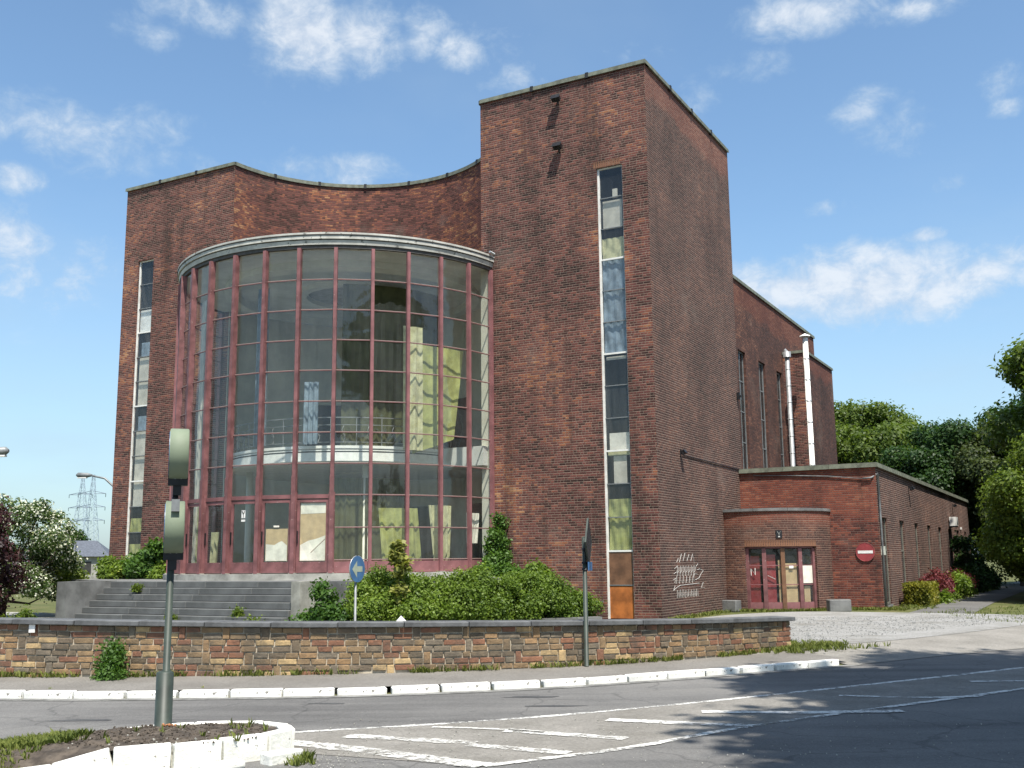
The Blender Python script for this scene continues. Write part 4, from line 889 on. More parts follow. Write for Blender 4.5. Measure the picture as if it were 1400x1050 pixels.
for i in range(nd):
    a = d0 + (d1 - d0) * (i + .5) / nd; W_ = 2 * (PR - .13) * math.sin((d1 - d0) / nd / 2) - .13
    T_ = ((PX + (PR - .13) * math.cos((d1 - d0) / nd / 2) * math.cos(a), PY + (PR - .13) * math.cos((d1 - d0) / nd / 2) * math.sin(a), 0), (0, 0, a + math.pi / 2))
    lf = link('door_leaf', MB().box(-W_ / 2, W_ / 2, -.02, .02, .01, .28).mesh('door_leaf', M_RED), pd, *T_)
    for zb_ in (1.42, .82): link('glazing_bar', MB().box(-W_ / 2, W_ / 2, -.012, .012, zb_, zb_ + .025).mesh('glazing_bar', M_RED), pd, *T_)
    link('door_glass', MB().box(-W_ / 2, W_ / 2, -.003, .003, .28, 1.95).mesh('door_glass', M_GLASW), pd, *T_)
    if i == 0: link('backing', MB().box(-W_ / 2, W_ / 2 - .10, .05, .06, .28, 1.74).mesh('backing', M_SRED), pd, *T_)
    if i == 1: link('backing', MB().box(-W_ / 2, W_ / 2 - .16, .05, .06, .28, 1.78).mesh('backing', M_SRED), pd, *T_); link('plank', MB().box(W_ / 2 - .08, W_ / 2 - .01, .05, .07, .28, 1.6).mesh('plank', M_WOODB), pd, *T_)
    if i == 2: link('backing', MB().box(-W_ / 2, W_ / 2 - .03, .05, .06, .28, 1.5).mesh('backing', M_WOODB), pd, *T_); link('notice', MB().box(-.08, .06, -.012, -.005, 1.34, 1.42).mesh('notice', M_SWHI), pd, *T_)
    if i == 3: link('backing', MB().box(-W_ / 2 + .1, W_ / 2 - .1, .05, .06, .28, .78).mesh('backing', M_WOODB), pd, *T_); link('torn_poster', MB().box(-W_ / 2 + .02, W_ / 2 - .03, -.012, -.005, .87, 1.44).mesh('torn_poster', M_PAPER), pd, *T_)
    if i == 0:
        nb = MB(); [nb.tube([(a_[0], -.012, a_[1]), (b2_[0], -.012, b2_[1])], .009, 4) for a_, b2_ in (((-.15, 1.12), (-.15, 1.34)), ((-.15, 1.34), (-.02, 1.14)), ((-.02, 1.14), (-.02, 1.36)))]; link('graffiti', nb.mesh('graffiti', M_GRAF), pd, *T_)
    if i == 1: link('graffiti', MB().tube([(-.2, -.012, 1.12), (.03, -.012, 1.0)], .011, 4).mesh('graffiti', M_GRAF), pd, *T_)
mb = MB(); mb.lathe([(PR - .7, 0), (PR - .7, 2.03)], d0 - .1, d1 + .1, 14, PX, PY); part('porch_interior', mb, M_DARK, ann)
mb = MB(); mb.quad([(0, 5.6, .01), (3, 5.6, .01), (3, 7.8, .01), (0, 7.8, .01)]); 
# Y plate over the porch door
a = R(-64); yp = thing('letter_plate', 'small black square plate with a white letter Y above the porch doors', 'sign', B(PX + (PR + .005) * math.cos(a), PY + (PR + .005) * math.sin(a), 2.42), BR(a + math.pi / 2))
part('plate', MB().box(-.10, .10, -.02, 0, -.12, .12), M_SBLK, yp)
yb = MB(); [yb.tube([(a_[0], -.022, a_[1]), (b2_[0], -.022, b2_[1])], .013, 4) for a_, b2_ in (((-.055, .085), (0, .0)), ((.055, .085), (0, .0)), ((0, 0), (0, -.085)), ((-.03, -.09), (.03, -.09)))]; part('letter_y', yb, M_SWHI, yp)
# no entry sign
ns = thing('no_entry_sign', 'round red no entry sign with white bar on the annex front wall', 'sign', B(4.05, AY - .03, 1.83), BR())
n_ = MB().tube([(0, 0, 0), (0, .02, 0)], .30, 40, smooth=False); part('disc', n_, M_SRED, ns)
part('bar', MB().box(-.235, .235, -.006, -.001, -.045, .045), M_SWHI, ns); part('rim', MB().tube([(.296 * math.cos(2 * math.pi * i / 40), -.004, .296 * math.sin(2 * math.pi * i / 40)) for i in range(41)], .006, 5), simple('faded_red', (.3, .09, .08)), ns)
part('clip', MB().box(-.02, .02, .02, .03, -.2, .2), M_GREY, ns)
# drainpipe, cable, box, lamps, ac unit on the annex
solo('drainpipe', MB().tube([(AX + .05, AY + .12, 4.35), (AX + .05, AY + .12, 3), (AX + .05, AY + .12, .1)], .035, 8).tube([(AX + .05, AY + .12, 4.35), (AX - .12, AY - .05, 4.22), (AX - .4, AY - .05, 4.20)], .03, 8), M_GREY, 'thin grey pipe running down the front corner of the annex', 'pipe', B(0, 0, 0), BR())
solo('cable', MB().tube([(AX - .4, AY - .03, 4.20), (3.0, AY - .03, 4.33), (1.9, AY - .03, 4.40), (.5, AY - .03, 4.47)], .016, 6), M_GREY, 'grey cable sagging under the annex front coping', 'cable', B(0, 0, 0), BR())
solo('meter_box', MB().box(AX, AX + .10, 7.95, 8.2, -.14, .14), M_BIN, 'small cream box low on the corner of the annex side', 'box', B(0, 0, 1.87), BR())
lamp(AX, 14.6, 4.2, 's', 'small lamp under the annex eaves nearer the front corner', .8)
lamp(AX, 28.2, 4.1, 's', 'small lamp under the annex eaves above the grey air unit', .8)
ac = thing('air_unit', 'white and grey air conditioning box high on the far annex side wall', 'air conditioner', B(AX, 26.6, 3.3), BR())
part('casing', MB().box(.05, .34, -.40, .40, -.21, .21), M_WHITE, ac); part('grille', MB().tube([(.34, .1, 0), (.37, .1, 0)], .16, 20), M_GREY, ac); part('bracket', MB().box(0, .33, -.35, -.3, -.26, -.21).box(0, .33, .3, .35, -.26, -.21), M_IRON, ac)
solo('wall_tag', MB().box(0, .06, -.15, .15, -.06, .06), M_SWHI, 'tiny white plate on the annex side between the last windows', 'plate', B(AX, 31.1, 3.08), BR())
# concrete blocks by the porch
def cblock(x, y, rz, label, sx_, sy_, sz_):
    me = bevel_box('concrete_block', sx_, sy_, sz_, .02, M_CONC, .006, int(x * 9)); o = link('concrete_block', me, None, B(x, y, sz_ / 2), (0, 0, BR(rz))); tag(o, label, 'block', 'concrete blocks beside the porch doors')
cblock(.25, 5.45, R(-18), 'grey concrete block left of the porch doors against the tower', .58, .34, .36)
cblock(3.38, 6.55, R(30), 'wide grey concrete block right of the porch doors', .68, .36, .36)

# ------------------------------------------------------------------ terrace and steps
ZT = 1.20; SX0, SX1, SY = -14.45, -6.98, -6.15
ter = thing('terrace', 'raised grey concrete terrace in front of the glass drum', 'terrace', B(0, 0, 0), BR())
mb = MB(); TP = [(-20.5, -.02), (-20.5, -3.2), (-15.9, -5.2), (SX0 - .41, SY + .5), (SX0 - .41, SY), (-5.75, SY), (-5.0, -4.4), (-4.0, -2.2), (-3.6, -.02)]
mb.quad([(x, y, ZT) for x, y in TP])
for (a, b_) in zip(TP, TP[1:]): mb.quad([(*a, 0), (*b_, 0), (*b_, ZT), (*a, ZT)], [(0, 0), (1, 0), (1, 1), (0, 1)])
part('slab', mb, M_CONC, ter)
stp = thing('staircase', 'wide flight of grey stone steps up to the entrance doors', 'steps', B(0, 0, 0), BR())
NS = 7
for i in range(NS):
    z1 = ZT - i * ZT / NS; y1 = SY - i * .235
    # each step made of four long blocks
    for j in range(4):
        xa = SX0 + (SX1 - SX0) * j / 4 + .003; xb = SX0 + (SX1 - SX0) * (j + 1) / 4 - .003
        if i == NS - 1 and j == 3: xb += .35
        me = bevel_box('step', xb - xa, .27, ZT / NS - .004, .012, M_CONCS, .003, i * 7 + j)
        link('step', me, stp, ((xa + xb) / 2, y1 - .10 + .0, z1 - ZT / NS / 2 - (.002 if i == 0 else 0)), (random.uniform(-.006, .006), 0, 0))
    mb = MB(); mb.box(SX0 + .01, SX1 - .01, y1 - .02, SY + .01 * i, 0, z1 - ZT / NS - .004) if False else None
mb = MB(); [mb.box(SX0 + .02, SX1 - .02, SY - .235 * i - .1, SY - .235 * i + .14, 0, ZT - (i + 1) * ZT / NS + .03 - .04) for i in range(NS - 1)]; part('step_core', mb, M_CONC, stp)
part('cheek_wall', MB().box(SX0 - .40, SX0 - .002, SY - 1.72, SY - .002, 0, ZT + .02), M_CONC, stp)
part('cheek_wall', MB().box(SX1 + .002, SX1 + .28, SY - 1.1, SY - .002, 0, ZT + .015), M_CONCL, stp)

# ------------------------------------------------------------------ foliage
RNG = np.random.default_rng(3)
def leaf_mesh(name, C_, N_, S_, mats, mi=None, aspect=.6):
    """one bent quad per leaf: centres, normals, sizes"""
    n = len(C_); up = RNG.normal(size=(n, 3)); T = np.cross(N_, up); T /= np.linalg.norm(T, axis=1)[:, None] + 1e-9; Bt = np.cross(N_, T)
    s = S_[:, None]; v = np.empty((n, 4, 3))
    v[:, 0] = C_ - T * s; v[:, 1] = C_ + Bt * s * aspect + N_ * s * .15; v[:, 2] = C_ + T * s; v[:, 3] = C_ - Bt * s * aspect + N_ * s * .15
    me = bpy.data.meshes.new(name); me.vertices.add(n * 4); me.vertices.foreach_set('co', v.reshape(-1))
    me.loops.add(n * 4); me.loops.foreach_set('vertex_index', np.arange(n * 4, dtype=np.int32)); me.polygons.add(n)
    me.polygons.foreach_set('loop_start', np.arange(0, n * 4, 4, dtype=np.int32)); me.polygons.foreach_set('loop_total', np.full(n, 4, dtype=np.int32))
    for m_ in (mats if isinstance(mats, (list, tuple)) else [mats]): me.materials.append(m_)
    if mi is not None: me.polygons.foreach_set('material_index', mi.astype(np.int32))
    me.update(); me.validate(); return me
def clumps(n, rad, shape=1.0, seed=0, low=-.5, hollow=.45):
    r = np.random.default_rng(seed); o = []
    while len(o) < n:
        d = r.normal(size=3); d /= np.linalg.norm(d)
        if d[2] < low: continue
        o.append(d * rad * (hollow + (1 - hollow) * r.random() ** .5) * (1 + r.normal() * .08))
    return np.array(o)
def crown_leaves(cl, cr, nl, ls, seed, flat=.75, fuzz=.35):
    r = np.random.default_rng(seed); C_ = []; N_ = []
    for i, c in enumerate(cl):
        k = int(nl * (cr[i] / cr.mean()) ** 2); d = r.normal(size=(k, 3)); d /= np.linalg.norm(d, axis=1)[:, None]
        rad = cr[i] * (1 - fuzz * r.random((k, 1)) ** 1.5) * (1 + .17 * r.normal(size=(k, 1))) * np.where(r.random((k, 1)) < .06, 1.1 + .3 * r.random((k, 1)), 1); p = c + d * rad * np.array([1, 1, flat])
        nn = d * .8 + r.normal(size=(k, 3)) * .55 + np.array([0, 0, .45]); nn /= np.linalg.norm(nn, axis=1)[:, None]; C_.append(p); N_.append(nn)
    C_ = np.concatenate(C_); N_ = np.concatenate(N_); S_ = ls * (.6 + .7 * r.random(len(C_))); return C_, N_, S_
def tree_proto(name, H_, rad, th, ncl, cr, nl, ls, mat, seed, low=-.6, mats=None, blossom=0, trunk=.18, hollow=.4):
    """returns (crown mesh, trunk mesh) about the tree's foot; crown centre height = H_-rad[2]"""
    rad = np.array(rad); c0 = np.array([0, 0, H_ - rad[2]]); r = np.random.default_rng(seed + 50)
    cl = clumps(ncl, rad, seed=seed, low=low, hollow=hollow) * .86 + c0; crs = cr * (.65 + .7 * r.random(ncl))
    C_, N_, S_ = crown_leaves(cl, crs, nl, ls, seed)
    mi = None
    if blossom:
        upn = (N_[:, 2] > -.1); bl = (r.random(len(C_)) < blossom) & upn; mi = bl.astype(np.int32); S_ = np.where(bl, S_ * .85, S_)
    cm_ = leaf_mesh(name + '_crown', C_, N_, S_, mats or mat, mi)
    tb = MB(); lean = r.normal(size=2) * .04 * th
    tb.tube([(0, 0, -.1), (lean[0] * .5, lean[1] * .5, th * .5), (lean[0], lean[1], th), (lean[0] * 1.3, lean[1] * 1.3, (th + H_) * .62)], [trunk * 1.25, trunk, trunk * .8, trunk * .3], 8)
    for j in range(0, ncl, 2):
        e = cl[j]; s = (lean[0], lean[1], th * (.75 + .5 * r.random())); m_ = [(s[q] * .45 + e[q] * .55) + r.normal() * .15 for q in range(3)]; tb.tube([s, m_, tuple(e)], [trunk * .45, trunk * .25, trunk * .08], 5, cap=False)
    return cm_, tb.mesh(name + '_trunk', M_BARK)
def place_tree(proto, x, y, s=1, rz=0, label='', name='tree', cat='tree', group=None, z=0, sz=None, mat=None):
    t = thing(name, label, cat, (x, y, z), rz, group); t.scale = (s, s, sz or s)
    c = link('crown', proto[0], t)
    if mat: c.data = proto[0].copy(); c.data.materials.clear(); c.data.materials.append(mat)
    link('trunk', proto[1], t); return t
# wood on the right
big = tree_proto('broad', 12, (4.6, 4.6, 4.6), 3.4, 75, 1.05, 1000, .12, L_MID, 11, -.85, trunk=.24)
big2 = tree_proto('round', 10, (3.9, 3.9, 4.2), 2.2, 70, .9, 1000, .11, L_DARK, 12, -.9, trunk=.2)
thk = tree_proto('thicket', 6.0, (2.7, 2.7, 3.0), .6, 60, .72, 1500, .062, L_MID, 13, -1, trunk=.1)
RT = [  # x, y, scale, proto, mat, label
    (24.0, 72, 1.08, big, L_MID, 'full green maple rising directly behind the annex roof'),
    (29.5, 80, .95, big, L_DARK, 'darker tree behind the maple beyond the annex'),
    (25.8, 63, 1.0, big2, L_DARK, 'dark round tree right of the gap beside the maple'),
    (28.2, 59.5, .96, big2, L_OLIVE, 'olive grey tree between the dark round tree and the bright thicket'),
    (27.4, 50, .98, big2, L_MID, 'mid green tree with a ragged top behind the bright thicket'),
    (30.5, 52, 1.10, big2, L_OLIVE, 'tall grey green tree in the middle of the right hand wood'),
    (26.0, 44.5, 1.10, big, L_MID, 'tall green tree at the right edge of the photograph'),
    (31, 45, 1.05, big, L_OLIVE, 'tall olive tree behind the right edge of the wood'),
    (24.3, 46.8, 1.15, thk, L_LIME, 'bright yellow green tree at the front of the wood'),
    (21.7, 42.4, 1.05, thk, L_MID, 'leafy green thicket beside the driveway bend'),
    (20.1, 38.6, 1.1, thk, L_LIME, 'large yellowish thicket reaching down to the ground at the right edge'),
    (23.5, 39.5, 1.25, thk, L_OLIVE, 'tall dull green thicket furthest right'),
    (26.7, 51.5, 1.15, thk, L_MID, 'green thicket further along the driveway'),
    (26, 67, .9, big2, L_MID, 'tree crown showing over the far end of the annex roof'),
    (33, 62, 1.1, big, L_DARK, 'dark tree deep in the right hand wood'),
    (30.2, 63.5, 1.1, thk, L_OLIVE, 'shaded thicket closing the far end of the driveway')]
for i, (x, y, s, pr_, mt, lb) in enumerate(RT):
    place_tree(pr_, x, y, s, i * 1.3, lb, 'tree' if pr_ is not thk else 'thicket', 'tree' if pr_ is not thk else 'shrub', 'trees of the wood on the right', mat=mt)
# trees behind and beside the photographer: they shade the road and stand in the glass reflections
tall = tree_proto('tall', 21, (6.2, 6.2, 5.6), 9, 100, 1.5, 1100, .22, L_DARK, 21, -.8, trunk=.35, hollow=.25)
place_tree(tall, 12.1, 6.0, 1.0, .4, 'tall tree beside the road shading the carriageway', 'tree', 'tree', 'roadside trees opposite the building')
place_tree(tall, 9.9, 1.7, .92, 2.2, 'tall tree overhanging the near side of the road', 'tree', 'tree', 'roadside trees opposite the building')
place_tree(tall, 20.5, 7.2, 1.0, 4.2, 'tall roadside tree furthest from the photographer', 'tree', 'tree', 'roadside trees opposite the building')
place_tree(tall, 15.5, -1.5, 1.05, 1.2, 'unseen tall tree added behind the first pair to block sky light', 'tree', 'tree', 'roadside trees opposite the building')  # this tree and the next two are added, unseen, to block sky light
place_tree(tall, 7.0, -6.5, 1.0, 3.3, 'unseen tall tree added behind the photographer to block sky light', 'tree', 'tree', 'roadside trees opposite the building')
place_tree(tall, 24, 1.5, 1.1, 5.3, 'unseen tall tree added at the far end of the roadside row to block sky light', 'tree', 'tree', 'roadside trees opposite the building')
# left: far green tree, flowering hawthorn, purple tree
place_tree(tree_proto('leftgreen', 5.6, (2.2, 2.2, 2.4), 1.2, 30, .75, 420, .10, L_MID, 31, -.9), -21.9, 41, 1.0, 0, 'green tree at the left edge behind the flowering hawthorn')
haw = tree_proto('hawthorn', 4.35, (2.6, 2.2, 2.2), .7, 70, .42, 420, .055, None, 32, -1, mats=[L_HAW, L_BLOS], blossom=.42, trunk=.12)
place_tree(haw, -16.4, 34.5, 1.0, .5, 'hawthorn covered in white blossom left of the steps', 'hawthorn_tree')
pur = tree_proto('purple', 3.5, (1.75, 1.75, 1.7), .7, 45, .48, 520, .055, L_PURP, 33, -1, trunk=.1)
place_tree(pur, -14.9, 29.0, 1.0, 0, 'dark purple leaved tree at the left edge in front of the hawthorn', 'purple_tree')
far = tree_proto('far', 7, (4, 4, 3.6), 1.5, 30, 1.2, 300, .3, L_DARK, 34, -1, trunk=.2)
for i, (x, y, s) in enumerate([(-58, 105, 1), (-66, 112, 1.1), (-75, 104, 1), (-85, 108, 1.2), (-47, 112, .75), (-41, 125, .8), (-95, 100, 1)]):
    place_tree(far, x, y, s, i * 2.1, 'distant dark tree in the row on the left horizon, ' + ['third from the building', 'fourth from the building', 'fifth from the building', 'sixth from the building', 'small and nearest the building', 'low and second from the building', 'furthest from the building'][i], 'tree', 'tree', 'distant trees along the left horizon')
# shrubs: each a crown of its own
def bush(name, pts, ls, nl, mat, label, cat='shrub', group=None, world=True, seed=0, flat=.8, stems=True):
    """pts: (x, y, z, r) lobes in world"""
    P_ = np.array([p[:3] for p in pts], float); r_ = np.array([p[3] for p in pts], float); O = np.array([P_[:, 0].mean(), P_[:, 1].mean(), max(0, (P_[:, 2] - r_).min())]); sub = []; sr = []
    r = np.random.default_rng(seed)
    for c, q in zip(P_, r_):
        k = max(6, int(18 * q / .6)); d = r.normal(size=(k, 3)); d /= np.linalg.norm(d, axis=1)[:, None]
        sub.append(c + d * q * .72 * np.array([1, 1, flat]) * (.7 + .5 * r.random((k, 1)))); sr.append(np.full(k, q * .36) * (.6 + .7 * r.random(k)))
    sub = np.concatenate(sub) - O; sr = np.concatenate(sr)
    C_, N_, S_ = crown_leaves(sub, sr, nl, ls, seed + 1, .9, .5); C_ = C_ + np.random.default_rng(seed).normal(size=C_.shape) * (.05 + ls * .5); C_[:, 2] = np.maximum(C_[:, 2], .01)
    t = thing(name, label, cat, tuple(O), 0, group); link('foliage', leaf_mesh('foliage', C_, N_, S_, mat), t)
    if stems:
        tb = MB()
        for c in sub[::4]:
            tb.tube([(c[0] * .5, c[1] * .5, -.02), (c[0] * .8, c[1] * .8, c[2] * .5), tuple(c)], [.022, .016, .006], 5, cap=False)
        link('stems', tb.mesh('stems', M_BARK), t)
    return t
def Bw(x, y, z, r): p = B(x, y, z); return (p.x, p.y, z, r)
bush('shrub', [(-4.55, 24.4, .3, .38), (-4.15, 24.3, .45, .42), (-4.3, 24.5, .95, .30), (-3.8, 24.3, .25, .4)], .05, 150, L_IVY, 'dark leafed shrub against the stair end wall', group='shrubs in front of the glass drum', seed=1)
bush('shrub', [(-3.25, 24.3, .45, .6), (-2.75, 24.8, .75, .62), (-2.3, 24.4, .4, .6), (-3.2, 24.9, 1.12, .5), (-3.5, 24.5, .95, .35), (-2.6, 24.9, 1.05, .5), (-2.0, 24.9, .95, .45)], .034, 460, L_BUSH, 'bright green shrub behind the blue arrow sign', group='shrubs in front of the glass drum', seed=2)
bush('shrub', [(-1.7, 24.7, .5, .65), (-1.1, 24.9, .65, .65), (-.5, 25.2, .45, .62), (-1.4, 25.2, 1.1, .48), (-.8, 25.3, 1.08, .45), (-.3, 25.4, 1.0, .42)], .034, 460, L_BUSH, 'broad green shrub in the middle below the drum panels', group='shrubs in front of the glass drum', seed=3)
bush('shrub', [(.05, 25.8, .5, .62), (.55, 26.2, .6, .62), (1.0, 26.5, .45, .6), (.2, 26.2, 1.02, .48), (.8, 26.5, 1.0, .45), (1.35, 26.8, .62, .5), (1.7, 27.1, .5, .42)], .034, 460, L_BUSH, 'green shrub at the right end before the tower wall', group='shrubs in front of the glass drum', seed=4)
bush('shrub', [(.62, 27.6, 1.35, .34), (.5, 27.6, 1.05, .4), (.8, 27.6, 1.0, .36)], .06, 220, L_BUSH, 'taller bright bush against the tower brick', group='shrubs in front of the glass drum', seed=5)
bush('creeper', [Bw(-4.85, -.5, 1.3, .42), Bw(-4.95, -.45, 1.7, .36), Bw(-5.0, -.4, 2.1, .32), Bw(-4.98, -.32, 2.45, .26), Bw(-5.0, -.28, 2.8, .2), Bw(-4.5, -.6, 1.2, .38), Bw(-5.1, -.9, 1.25, .4)], .05, 200, L_IVY, 'ivy climbing where the drum meets the tower', 'creeper', seed=6)
# maple sapling
sap = thing('maple_sapling', 'young maple sapling with pale leaves before the red panels', 'sapling', (-2.62, 24.3, 0))
r = np.random.default_rng(9); C_ = []; 
for c, q, k in (((0, 0, 2.02), .18, 80), ((-.05, 0, 1.78), .24, 110), ((.10, 0, 1.62), .24, 110), ((0, 0, 1.42), .15, 60), ((.05, 0, 1.05), .2, 90), ((-.05, 0, .9), .25, 80)):
    d = r.normal(size=(k, 3)); d /= np.linalg.norm(d, axis=1)[:, None]; C_.append(np.array(c) + d * q * (.4 + .6 * r.random((k, 1))))
C_ = np.concatenate(C_); N_ = r.normal(size=C_.shape) * .5 + np.array([0, -.2, .8]); N_ /= np.linalg.norm(N_, axis=1)[:, None]
link('foliage', leaf_mesh('foliage', C_, N_, .055 + .03 * r.random(len(C_)), L_MAP, aspect=.8), sap)
part('trunk', MB().tube([(0, 0, 0), (.03, 0, 1.0), (0, 0, 2.0)], [.018, .014, .006], 6), M_BARK, sap)
# terrace shrubs left of the drum
bush('shrub', [Bw(-17.3, -2.6, 1.6, .5), Bw(-17.0, -2.4, 2.15, .42), Bw(-17.6, -2.3, 1.7, .5)], .075, 240, L_IVY, 'broad leafed bush below the left stair window', seed=11)
bush('shrub', [Bw(-18.5, -2.4, 1.45, .5), Bw(-19.3, -2.2, 1.5, .5), Bw(-16.4, -2.6, 1.3, .4)], .06, 200, L_BUSH, 'loose green weeds along the back of the terrace', seed=12)
bush('shrub', [Bw(-20.6, -3.0, 1.4, .5), Bw(-21.4, -3.2, 1.3, .55), Bw(-20.0, -3.3, 1.1, .5), Bw(-22.3, -3.0, 1.2, .6)], .07, 160, L_LIME, 'pale wispy bush left of the building corner', seed=13)
bush('shrub', [(-12.4, 26.5, .15, .28), (-12.0, 26.0, .15, .22), (-12.1, 26.7, .4, .22)], .04, 150, L_LIME, 'small bright weed at the foot of the stair cheek wall', seed=14)
bush('shrub', [(-18.5, 31.5, .2, .35), (-17.6, 31.2, .15, .3)], .05, 110, L_LIME, 'low bright plant under the purple tree', seed=15)
# weed growing on pavement against stone wall
bush('weed', [(-6.05, 16.18, .1, .20), (-6.02, 16.22, .28, .15), (-6.04, 16.25, .44, .09), (-5.95, 16.15, .08, .16)], .028, 130, L_IVY, 'tall dark weed growing against the stone wall foot', 'weed', seed=16)
# clipped hedge and shrubs along the annex
def boxhedge():
    r = np.random.default_rng(8); k = 5000; p = r.random((k, 3)) * np.array([.75, 2.2, .72]); ax = r.integers(0, 3, k); sd = r.integers(0, 2, k)
    for i in range(3): p[:, i] = np.where(ax == i, sd * [.75, 2.2, .72][i], p[:, i])
    p += r.normal(size=p.shape) * .035; n_ = r.normal(size=p.shape); n_[:, 2] += .6; n_ /= np.linalg.norm(n_, axis=1)[:, None]
    t = thing('clipped_hedge', 'small square clipped yellow green hedge by the annex side wall', 'hedge', B(4.75, 10.6, 0), BR()); link('foliage', leaf_mesh('foliage', p, n_, .05 + .02 * r.random(k), L_YEL), t)
    part('stems', MB().box(.1, .65, .1, 2.1, 0, .62), simple('hedge_core', (.02, .018, .01)), t)  # solid near-black core filling the hedge, no separate stems
boxhedge()
bush('shrub', [Bw(5.1, 14.6, .55, .5), Bw(5.2, 15.6, .6, .55), Bw(5.1, 16.5, .5, .5)], .055, 200, L_RED, 'dark red leaved shrub behind the clipped hedge', seed=21)
bush('shrub', [Bw(5.2, 12.6, .2, .35), Bw(5.5, 14, .15, .3), Bw(5.3, 17.6, .35, .5), Bw(5.3, 19.2, .5, .6), Bw(5.4, 20.4, .35, .6)], .06, 170, L_BUSH, 'low green planting between the annex and the driveway', seed=22)
bush('shrub', [Bw(5.2, 21.8, .55, .6), Bw(5.2, 23.4, .55, .6)], .055, 150, L_RED, 'reddish shrub further along the annex wall', seed=23)
bush('creeper', [Bw(5.2, 26.0, .6, .9), Bw(5.1, 27.5, 1.2, .8), Bw(5.1, 29.5, .7, .9), Bw(5.4, 31, .4, .9), Bw(5.0, 26.6, 2.2, .5)], .08, 160, L_DARK, 'dark creeper mass on the far annex wall, standing in for a plant shadow', 'creeper', seed=24)  # dark leaves added where a plant shadow falls on the wall
# grass and weeds
def tufts(name, pts, h, mat, label, spread=.06, blades=9, seed=0, cat='grass'):
    r = np.random.default_rng(seed); v = []; f = []
    for (x, y, z) in pts:
        for b_ in range(blades):
            a = r.random() * 6.28; d = r.random() * spread; bx_, by_ = x + math.cos(a) * d, y + math.sin(a) * d; hh = h * (.4 + .9 * r.random()); l = hh * (.2 + .6 * r.random()); w_ = .006 + hh * .05; c, s = math.cos(a), math.sin(a); n = len(v)
            v += [(bx_ - s * w_, by_ + c * w_, z), (bx_ + s * w_, by_ - c * w_, z), (bx_ + c * l * .4 + s * w_ * .6, by_ + s * l * .4 - c * w_ * .6, z + hh * .7), (bx_ + c * l, by_ + s * l, z + hh)]
            f += [(n, n + 1, n + 2), (n, n + 2, n + 3)]
    me = bpy.data.meshes.new(name); me.from_pydata(v, [], f); me.materials.append(mat); o = link(name, me); tag(o, label, cat, kind='stuff'); return o
rr_ = random.Random(4)
P_ = []
for i in range(520):
    d = rr_.uniform(0, WP.L); q, a = WP.at(d)
    if noise.noise(Vector((d * .9, 0, 0))) < -.12: continue
    o = -abs(rr_.gauss(0, .05)); P_.append((q[0] - math.sin(a) * o, q[1] + math.cos(a) * o, .0))
tufts('grass', P_, .085, L_GRASS, 'weeds and grass tufts along the foot of the stone wall', seed=1, blades=7)
P_ = [(x, y, 0) for x, y in [(rr_.gauss(5.6, .45), rr_.gauss(20.4, .35)) for _ in range(190)]] + [(rr_.gauss(4.9, .3), rr_.gauss(19.5, .2), 0) for _ in range(60)]
tufts('grass', [p for p in P_ if p[1] > 18.9], .09, L_GRASS, 'patch of long grass at the end of the stone wall', seed=2, blades=8)
P_ = []
for i in range(420):
    x = rr_.uniform(.0, 5.2); q = B(x, (PY - math.sqrt(max(0, PR ** 2 - (x - PX) ** 2)) if x < PX + PR * .98 else AY) - abs(rr_.gauss(.05, .22)), 0); P_.append((q.x, q.y, 0))
for i in range(120): q = B(rr_.gauss(.12, .12) + .1, rr_.uniform(0, 5), 0); P_.append((q.x, q.y, 0))
for i in range(260): q = B(rr_.uniform(4.6, 6.0), rr_.uniform(8, 32), 0); P_.append((q.x, q.y, 0))
tufts('grass', P_, .09, L_GRASS, 'grass growing along the foot of the annex walls', seed=3, blades=8)
P_ = []
for i in range(1500):
    x, y = rr_.uniform(12, 30), rr_.uniform(26, 42)
    if y < 26 + (x - 13) * .55 or y > 34 + (x - 14) * .8: continue
    P_.append((x, y, 0))
tufts('grass', P_, .07, L_GRASS, 'grass verge in front of the wood', seed=4, blades=7, spread=.2)
P_ = [(rr_.uniform(-24, -10), rr_.uniform(24, 31.5), 0) for _ in range(1300)]
tufts('grass', P_, .13, L_GRASS, 'grass lawn left of the steps', seed=5, blades=6, spread=.2)
P_ = []
for i in range(40):
    q, a = KP.at(rr_.choice([.35 + .705 * rr_.randrange(8, 52)]) + rr_.uniform(.33, .38)) if True else None; P_.append((q[0] - math.sin(a) * rr_.uniform(.02, .16), q[1] + math.cos(a) * rr_.uniform(.02, .16), .0))
tufts('grass', P_, .035, L_GRASS, 'tiny weeds in the joints between kerb stones', seed=6, blades=5, spread=.03)
def plantlet(x, y, z, r_, lb, sd): 
    p = B(x, y, z); bush('weed', [(p.x, p.y, z + r_ * .6, r_)], .035, 60, L_LIME, lb, 'weed', seed=sd, stems=False)
plantlet(-10.6, -7.62, .18, .13, 'small yellow green weed on the lowest step near its middle', 41); plantlet(-8.6, -7.35, .35, .10, 'small weed on the steps right of the middle', 42)
plantlet(-7.6, -7.9, .1, .2, 'weed at the foot of the right stair end', 43); plantlet(-13.0, -6.7, .95, .08, 'tiny weed high on the left of the steps', 44)
# low planter edge right of the shrubs
mb = MB(); mb.box(-.9, .9, -.12, .12, 0, .30); o = solo('planter_edge', mb, M_CONC, 'low concrete planter edge below the right hand shrubs', 'planter edge', (1.25, 26.0, 0), R(22))
solo('pipe_stub', MB().tube([(0, 0, 0), (-.28, 0, 0)], .025, 8), M_GALV, 'short white pipe stub at the tower foot left of the tall window', 'pipe', B(-1.72, -.08, .50), BR())

